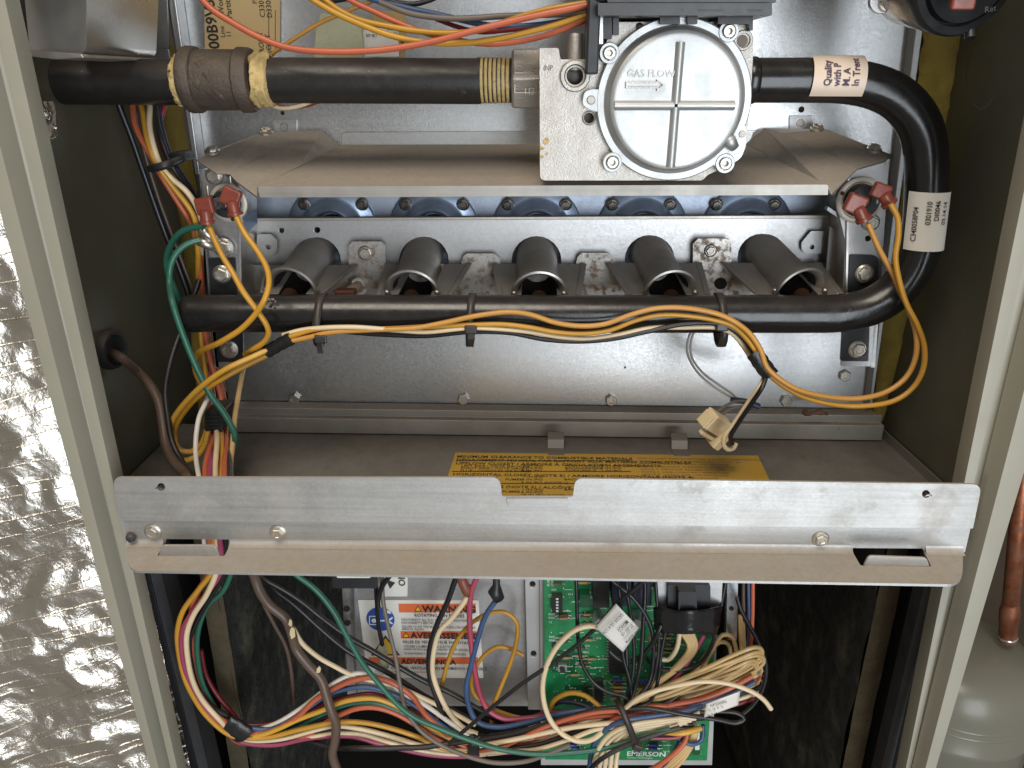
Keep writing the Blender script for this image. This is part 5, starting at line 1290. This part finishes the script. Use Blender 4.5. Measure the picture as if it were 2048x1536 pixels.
lf = tag(mk('dry_leaf', *tube_geo(catmull([P(1606, 822, .148), P(1618, 828, .146), P(1636, 824, .146), P(1654, 828, .148)], .002), lambda i: .0016+.0007*math.sin(i*1.7), 7), mat('brown_leaf', hx('#6a4a35'), .8, 0, .3, 200), None, smooth=True), 'small brown dry leaf on the ledge of the back wall at right', 'leaf')
# --- cables at the left wall
wire('brown', 20, [(214, 698, YG+.006), (226, 706, YG+.002), (245, 717, YG-.006), (275, 742, .10), (300, 770), (318, 805), (326, 850), (332, 890), (345, 920), (368, 945, .05), (376, 965, .03), (400, 1030, .008), (470, 1095, .015), (506, 1146, .03), (520, 1183), (538, 1209), (570, 1236), (583, 1267), (593, 1299, .035), (617, 1331), (641, 1357), (652, 1389), (662, 1421, .028), (672, 1447), (670, 1481), (665, 1508), (676, 1545)],
     'thick brown sheathed cable from the grommet down through the lower compartment', cat='cable', name='supply_cable', n=14)
for (x, y, w_, h_) in ((582, 1248, 6, 9), (585, 1265, 8, 13), (636, 1338, 5, 6)):
    pass
wire('black', 12, [(398, 560, .12), (372, 640, .11), (352, 690, .10), (340, 730), (331, 780), (335, 830), (345, 885), (365, 925, .06), (386, 962, .04), (392, 1030, .010)], 'black cable curving behind the yellow loops beside the thick brown cable')
pt_ = thing('peeled_paper', 'pale torn paper showing through the split cable jacket', 'paper', P(584, 1262, .025))
for (x, y, a, b, c2) in ((581, 1247, 5, 7, .0245), (584, 1265, 7, 12, .0245), (636, 1340, 5, 6, .0225)):
    plate('paper_flap', [(q[0]+rnd.uniform(-.35, .35)*a, q[1]+rnd.uniform(-.3, .3)*b) for q in circ(x, y, a*.8, b, 9)], c2, .0007, CREAMP, pt_)
# --- long wires of the lower compartment
wire('brown', 8, [(527, 1208, .05), (548, 1248), (572, 1294), (583, 1347), (588, 1408, .06)], 'thin grey brown wire hanging straight before the black liner')
wire('black', 11, [(500, 1130, .05), (525, 1156, .045), (564, 1178), (604, 1204), (644, 1236), (696, 1273), (749, 1304), (797, 1333), (845, 1360), (900, 1385), (960, 1420), (1010, 1450, .055)], 'upper of two black wires slanting across the warning sticker corner')
wire('black', 11, [(530, 1150, .048), (551, 1180, .05), (591, 1212), (644, 1260), (696, 1302), (749, 1331), (792, 1355), (850, 1392), (900, 1418), (960, 1450, .055)], 'lower of two black wires slanting across the warning sticker corner')
wire('cream', 10, [(586, 1256, .036), (604, 1286), (638, 1315), (670, 1333), (697, 1347), (730, 1358), (790, 1372), (850, 1398), (905, 1425), (950, 1450, .05)], 'cream wire leaving the split in the brown cable')
wire('green', 11, [(560, 1120, .03), (588, 1146, .03), (630, 1178), (665, 1220), (691, 1267), (723, 1323), (763, 1373), (802, 1415), (837, 1439), (875, 1455), (928, 1476), (994, 1497), (1073, 1508), (1129, 1506), (1190, 1500), (1235, 1490), (1290, 1472), (1340, 1458, .03)], 'long teal green wire sweeping in front of the whole lower bundle', y0=.028)
wire('green', 10, [(470, 1095, .015), (462, 1146, .022), (445, 1183), (418, 1207), (402, 1240), (394, 1281), (397, 1330, .034), (407, 1372), (430, 1415), (470, 1463, .04), (500, 1472), (538, 1471), (591, 1455), (644, 1429), (696, 1408), (749, 1405), (789, 1418), (829, 1437), (870, 1460), (920, 1483), (957, 1490, .047)], 'teal green wire inside the left bundle below the bracket', group=HB)
wire('maroon', 9, [(402, 1300, .045), (412, 1350), (437, 1394), (464, 1426), (480, 1445, .042), (500, 1450), (538, 1448), (600, 1430), (650, 1406), (700, 1393), (745, 1388), (790, 1402), (830, 1425), (880, 1455), (940, 1480, .048)], 'dark maroon wire on the inner side of the left bundle', group=HB)
wire('blue', 10, [(470, 1452, .042), (496, 1456, .038), (538, 1458), (578, 1442), (617, 1415), (657, 1389), (696, 1377), (736, 1374), (789, 1389), (840, 1418), (880, 1448), (920, 1472), (957, 1484, .046), (1000, 1478), (1050, 1462), (1100, 1450, .042)], 'blue wire of the left bundle arching under the highest orange one', group=HB)
wire('yellow2', 10.5, [(475, 1470, .038), (520, 1470, .036), (560, 1456), (591, 1441), (644, 1421), (691, 1402), (749, 1397), (784, 1408), (820, 1427), (860, 1455), (910, 1480), (950, 1487, .045)], 'upper yellow wire of the lower bundle arching beside the teal one', group=HB)
wire('white', 10, [(480, 1462, .045), (510, 1460, .04), (551, 1447), (604, 1415), (644, 1384), (670, 1365), (710, 1347), (736, 1349), (775, 1362), (805, 1385), (850, 1410), (900, 1445), (945, 1475, .046)], 'white wire topmost of the lower bundle near the brown cable', group=HB)
wire('cream', 10.5, [(540, 1482, .043), (617, 1474, .040), (670, 1467), (723, 1468), (763, 1479), (830, 1498), (900, 1508), (945, 1508, .046)], 'lower cream wire of the bottom bundle above the magenta one', group=HB)
wire('black', 11, [(560, 1470, .05), (617, 1482, .045), (657, 1494, .04), (723, 1497, .032), (790, 1496), (850, 1494), (890, 1488), (950, 1480, .036)], 'black wire crossing low in front of the bottom bundle', group=HB)
wire('black', 9, [(752, 1145, .05), (752, 1170), (754, 1208), (757, 1250), (765, 1290, .056)], 'black wire ending in the white nylon standoff')
wire('black', 10, [(785, 1145, .045), (765, 1172), (756, 1200, .047), (757, 1215)], 'short black wire crossing at the small white label')
wire('grey', 9, [(764, 1145, .05), (766, 1200), (778, 1260), (792, 1320), (800, 1370), (812, 1420), (835, 1455), (865, 1480), (915, 1505), (985, 1525, .03), (1050, 1523), (1090, 1510), (1140, 1490, .03)], 'printed dark wire running down from the switch to the bottom edge')
wire('black', 11, [(920, 1145, .05), (914, 1152, .05), (896, 1201), (872, 1254), (859, 1302), (859, 1349), (872, 1394), (893, 1442), (917, 1466), (940, 1475, .045)], 'black wire hanging in front of the WARNING word')
wL = wire('cream', 11, [(937, 1188, .05), (926, 1207), (900, 1240), (880, 1260), (869, 1294), (865, 1341), (877, 1384), (901, 1429), (930, 1458), (955, 1468, .045)], 'cream wire with brown crimp hanging beside the black wire')
V, F = tube_geo([P(920, 1150, .05), P(926, 1165, .05), P(934, 1180, .05), P(938, 1190, .05)], lambda i: (.0026, .0030, .0034, .0024)[i], 12)
mk('crimp_sleeve', V, F, mat('reddish_brown', hx('#7d4636'), .4), wL, smooth=True)
wire('pink', 11, [(962, 1145, .05), (956, 1152), (943, 1183), (939, 1236), (943, 1294), (951, 1349), (962, 1394), (980, 1423), (1012, 1438), (1060, 1436), (1110, 1432), (1160, 1430), (1200, 1428, .046)], 'pink red wire hanging right of the warning sticker')
wb = wire('blue', 11, [(996, 1196, .05), (972, 1230), (954, 1283), (941, 1336), (933, 1373), (938, 1413), (957, 1445), (994, 1454), (1046, 1447), (1126, 1426), (1190, 1420), (1248, 1430, .04), (1301, 1424), (1354, 1416), (1420, 1400), (1470, 1385), (1510, 1363, .047)], 'blue wire from the black boot curving along the lower harness')
V, F = tube_geo([P(992, 1145, .05), P(993, 1170, .05), P(990, 1182, .05), P(998, 1198, .05)], lambda i: (.0020, .0022, .0042, .0034)[i], 14); mk('boot', V, F, PLB, wb, smooth=True)
wire('yellow', 9, [(874, 1440, .06), (880, 1394), (893, 1333), (914, 1281), (946, 1244), (980, 1226), (1012, 1225), (1033, 1244), (1033, 1283), (1020, 1328), (999, 1381), (986, 1415), (983, 1445, .058)], 'large yellow wire loop over the bare steel right of the sticker')
wire('yellow', 9, [(1046, 1310, .066), (1020, 1297), (994, 1294), (967, 1312), (949, 1341), (943, 1368), (949, 1389), (980, 1415), (1020, 1431), (1060, 1440, .058)], 'smaller yellow wire loop beneath the large yellow loop')
wire('black', 9, [(1301, 1150, .03), (1261, 1185), (1232, 1209), (1210, 1235), (1190, 1257, .034), (1156, 1288), (1103, 1328), (1046, 1366), (980, 1418), (930, 1460), (898, 1487, .03)], 'black wire running diagonally under the white flag label')
wire('cream', 11, [(1210, 1262, .032), (1190, 1252, .034), (1156, 1257), (1124, 1281), (1098, 1320), (1086, 1363), (1088, 1405), (1103, 1444), (1129, 1471), (1161, 1483), (1186, 1478, .03), (1215, 1455)], 'cream wire looping in front of the left edge of the circuit board')
wire('black', 8, [(1150, 1140, .042), (1152, 1160), (1154, 1222), (1156, 1278), (1166, 1331), (1193, 1370), (1222, 1386), (1253, 1396), (1262, 1415, .03)], 'black wire hanging down the left third of the circuit board')
wire('black', 9, [(1215, 1140, .04), (1224, 1160, .04), (1261, 1191), (1288, 1225), (1304, 1262), (1306, 1328, .036), (1296, 1368), (1277, 1394), (1260, 1418, .03)], 'black wire bowing right across the board before the lower tie')
wire('black', 9, [(1288, 1140, .042), (1290, 1183), (1288, 1222), (1285, 1275), (1282, 1320), (1272, 1368), (1261, 1402), (1254, 1420, .03)], 'nearly straight black wire down the middle of the board')
wire('black', 8, [(1253, 1290, .042), (1253, 1304, .04), (1256, 1355), (1261, 1394), (1256, 1418, .031)], 'short black wire below the white flag label')
wire('black', 10, [(1322, 1250, .036), (1317, 1262, .035), (1304, 1288), (1282, 1312), (1256, 1324), (1234, 1316), (1219, 1302, .042)], 'thick black wire curling from the transformer over the large chip')
wire('black', 8, [(1288, 1310, .044), (1314, 1336), (1354, 1341), (1394, 1331), (1420, 1299), (1432, 1257, .04), (1442, 1210), (1454, 1150, .045)], 'black wire arcing below the transformer up its right side')
wire('black', 9, [(1250, 1420, .028), (1301, 1417, .026), (1367, 1429), (1433, 1439), (1474, 1446), (1489, 1438), (1476, 1427), (1441, 1423, .03), (1400, 1425)], 'black wire hairpin loop at the lower right')
wire('black', 9, [(1474, 1195, .05), (1480, 1215), (1513, 1278), (1532, 1328), (1526, 1376), (1504, 1412), (1480, 1432, .045)], 'black wire bowing outermost at the right of the harness')
wire('orange', 8, [(1507, 1140, .06), (1506, 1162), (1505, 1236), (1500, 1302), (1490, 1340, .055)], 'orange wire hanging straight at the right side of the steel rail')
wire('blue', 7, [(1498, 1140, .062), (1497, 1162), (1497, 1275), (1490, 1320, .056)], 'blue wire hanging straight beside the orange one at right')
wire('brown', 8, [(1488, 1140, .064), (1487, 1200), (1489, 1280), (1484, 1320, .058)], 'dark brown wire hanging between the steel rail and the blue wire')
wire('yellow', 10, [(1100, 1440, .052), (1108, 1402, .05), (1140, 1386), (1170, 1391), (1198, 1412), (1215, 1430, .04)], 'amber yellow wire hump at the lower left of the circuit board')
wire('navy', 9, [(1085, 1425, .054), (1120, 1404, .052), (1160, 1408), (1200, 1424, .044)], 'navy wire hump below the amber one on the circuit board')
wire('maroon', 9, [(1050, 1440, .05), (1100, 1424, .05), (1160, 1425), (1215, 1428, .042)], 'maroon wire low across the foot of the board')
wire('white', 10, [(976, 1482, .046), (1020, 1470), (1080, 1452), (1140, 1440), (1195, 1432), (1240, 1424, .035)], 'white wire rising right from the centre tape')
wire('orange', 10, [(976, 1500, .047), (1030, 1492), (1090, 1474), (1150, 1452), (1200, 1440, .042)], 'short orange wire rising right from the centre tape')
# the thick tangle between the centre tape and the lower tie
r2 = random.Random(23)
for c, n_ in (('cream', 5), ('orange', 2), ('black', 4), ('white', 2), ('blue', 2), ('brown', 2)):
    for i in range(n_):
        y0_ = 1468+r2.uniform(0, 38); y1_ = 1412+r2.uniform(0, 44); b_ = r2.uniform(-14, 16); d0 = r2.uniform(.036, .054)
        wire(c, r2.uniform(8.5, 10.5), [(960, y0_+4, d0), (1010, y0_-4+b_*.3), (1070, (y0_*2+y1_)/3+b_), (1135, (y0_+y1_*2)/3+b_*.8), (1195, y1_+4), (1250, y1_, d0-.008), (1310, y1_-6+r2.uniform(-8, 8)), (1370+r2.uniform(-25, 40), y1_-12+r2.uniform(-18, 14), d0)],
             '%s wire in the thick tangle left of the lower cable tie' % c, group='wires in the thick tangle over the board')
for i in range(6):
    y0_ = 1372+i*9; c = ('cream', 'orange', 'tan', 'black', 'cream', 'maroon')[i]
    wire(c, 9, [(1300+i*4, 1425-i*3, .04), (1360, y0_+26+r2.uniform(-4, 4), .044), (1430, y0_+2+r2.uniform(-4, 4)), (1490, y0_-14, .05), (1520+r2.uniform(-6, 6), y0_-30, .056), (1508, y0_-60, .06)],
         '%s wire bending upward at the right end of the harness%s' % (c, ', lower one' if i == 4 else ''), group='wires bending up at right')
# tan and cream wires: one wide looped bundle
rr = random.Random(11)
for i, (x0, x1, x2, y2) in enumerate(((1236, 1246, 1262, 1400), (1252, 1268, 1250, 1408), (1310, 1316, 1285, 1395), (1335, 1322, 1300, 1402))):
    wire('black', 7.5, [(x0, 1140, .045), (x0+3, 1190, .040), ((x0+x1)/2+4, 1250), (x1, 1310), ((x1+x2)/2+5, 1360), (x2, y2, .032), (1256, 1420, .03)], 'thin black lead hanging over the middle of the board to the lower tie', group='thin black leads over the board')
TB = 'tan wires in the looped bundle right of the board'
for i in range(9):
    t = i/8; dy = -20+34*t; dd = .030+.016*((i*5) % 9)/9
    j = lambda q: rr.uniform(-q, q)
    ex = j(9)
    wire('tan', 9, [(1234-6*t, 1428+10*t, .034), (1275+j(5), 1405+dy*.3+j(3), dd), (1341+j(6), 1381+dy*.6+j(5)), (1420, 1349+dy*.9+j(6)), (1473, 1331+dy+j(6)), (1503-4*t+ex, 1316+dy+j(3), dd), (1521-4*t+ex, 1316+dy, dd+.006), (1523-6*t+ex, 1331+dy, dd+.012), (1498, 1348+dy+j(4), dd+.014), (1430, 1378+dy*.8+j(8), dd+.014), (1350, 1402+dy*.4+j(5), dd+.012)],
         'tan wire folded back in the wide looped bundle at the right', group=TB)
for i in range(5):
    t = i/4
    wire('tan', 9, [(1246, 1432, .04), (1275+6*t, 1389+8*t), (1314+8*t, 1363), (1354+10*t, 1330), (1378+14*t, 1295, .044), (1362+22*t, 1262, .046)], 'tan wire rising from the lower tie to the transformer', group='tan wires rising to the transformer')
wire('cream', 10, [(1300, 1270, .045), (1312, 1312, .044), (1335, 1320), (1352, 1300), (1360, 1262, .044)], 'cream wire in a small U under the transformer')
wire('magenta', 9, [(1255, 1425, .042), (1310, 1390), (1354, 1352), (1385, 1310), (1408, 1270, .045)], 'magenta wire rising to the right side of the transformer')
wire('tan', 9, [(1400, 1345, .05), (1425, 1300), (1445, 1270, .052), (1462, 1272), (1472, 1300), (1474, 1330, .054)], 'tan wire in a tall hairpin beside the steel rail')
wire('tan', 9, [(1385, 1350, .05), (1412, 1310), (1440, 1284, .054), (1456, 1288), (1463, 1318, .056)], 'tan wire in the lower hairpin beside the steel rail')
for i in range(3):
    wire('tan', 7, [(1479+i*4, 1230, .062), (1480+i*4, 1270), (1484+i*4, 1320, .056)], 'thin tan wire hanging straight behind the right end of the harness', group='straight tan wires at right')
wire('cream', 10, [(1240, 1425, .03), (1288, 1390, .024), (1354, 1371), (1407, 1363), (1460, 1368), (1505, 1384), (1528, 1400), (1542, 1418, .024)], 'free ended cream wire pointing out to the lower right')
for i, (c, dy) in enumerate((('cream', 0), ('cream', 9), ('cream', 18), ('cream', 26), ('cream', 33))):
    wire(c, 10, [(1186+i*11, 1550, .034), (1196+i*10, 1500, .030+.002*i), (1222+i*6, 1468+i*5), (1262, 1450+dy*.5, .026+.002*i), (1320, 1440+dy*.5), (1400-i*9, 1432+dy*.45, .036)], 'cream wire turning down from the lower tie to the bottom edge', group='cream wires turning down at the lower tie')
wire('blue', 10, [(1176, 1550, .036), (1188, 1488, .032), (1214, 1457), (1248, 1441, .026), (1301, 1432), (1354, 1424), (1405, 1412, .036)], 'blue wire turning down at the left side of the lower tie')
wire('orange', 11, [(1285, 1550, .04), (1335, 1518, .036), (1368, 1486), (1376, 1462, .04)], 'orange wire curving down at the bottom right of the board')
wire('navy', 10, [(1300, 1550, .044), (1345, 1510, .042), (1366, 1470, .045)], 'navy wire beside the curved orange one at the bottom')
for i in range(4):
    wire('tan', 9, [(1290+i*15, 1552, .044), (1345+i*8, 1515, .042), (1380+i*3, 1480), (1388+i*2, 1455, .046)], 'tan wire curving down into the bottom edge right of the board text', group='tan wires at the bottom right')
wire('yellow2', 12, [(1325, 1463, .035), (1365, 1466, .033), (1402, 1456, .036)], 'short bright yellow wire above the bottom corner of the board')
wire('pink', 8, [(1300, 1476, .04), (1350, 1475, .04), (1375, 1468, .042)], 'short pink wire under the bright yellow one')
wire('blue', 9, [(1350, 1473, .042), (1384, 1489, .04), (1403, 1480), (1406, 1450, .045)], 'blue wire hook at the bottom right corner of the board')
wire('black', 10, [(1170, 1552, .03), (1200, 1520, .026), (1250, 1492), (1310, 1470), (1360, 1455, .03)], 'black wire rising right in front of the cream wires at the bottom')
# --- tie, flag labels
lt = thing('cable_tie', 'black cable tie around the fan of wires at the bottom of the board', 'cable tie', P(1256, 1450, .02))
V, F = tube_geo(catmull([P(1236, 1402, .032), P(1243, 1418, .022), P(1255, 1445, .019), P(1267, 1476, .021), P(1274, 1494, .026)], .002), 7*S(1255, 1445, .02), 8); mk('strap', V, F, TIE, lt, smooth=True)
box('head', P(1274, 1492, .022), .0052, .005, .0042, TIE, lt, Matrix.Rotation(math.radians(25), 3, 'Y'), bevel=.0006)
def flag(name, label, quad, Y, lines, ang, tx, ty, h, bend=.003):
    V = []; F = []; n = 10
    a, b, c2, d = [Vector(q) for q in quad]
    for j in range(n+1):
        for i in range(n+1):
            u, v = i/n, j/n
            q = (a*(1-u)+b*u)*(1-v)+(d*(1-u)+c2*u)*v
            V.append(P(q.x, q.y, Y-bend*math.sin(u*math.pi)+bend*.4*v))
    for j in range(n):
        for i in range(n):
            k = j*(n+1)+i; F.append((k, k+1, k+n+2, k+n+1))
    t = thing(name, label, 'label', sum(V, Vector())/len(V))
    f_ = mk('paper', V, F, PAPER, t, smooth=True, solid=.0004)
    for k, s in enumerate(lines):
        x, y = tx[k], ty[k]
        text(s, h*S(x, y, Y), plane_map(x, y, Y-bend-.0004, ang, .0005), INK, f_, sx=.72, bold=.008)
flag('wire_label', 'large white flag label with upside down print on the board wires', [(1232, 1207), (1278, 1256), (1246, 1304), (1190, 1254)], .027, ['62441860P04', 'PT-FIT-14', 'MEXICO', 'UCOX U2-A LO6'], 233, [1277, 1262, 1253, 1242], [1254, 1247, 1240, 1226], 11)
flag('wire_label', 'small white flag label on the harness at the lower right', [(1412, 1408), (1480, 1383), (1476, 1410), (1408, 1435)], .022, ['624722ANP02', '11  16  21 12', '06.26.14'], 18, [1420, 1416, 1414], [1412, 1421, 1431], 8, .002)
bpy.data.objects.remove(_to); bpy.data.curves.remove(_tc)
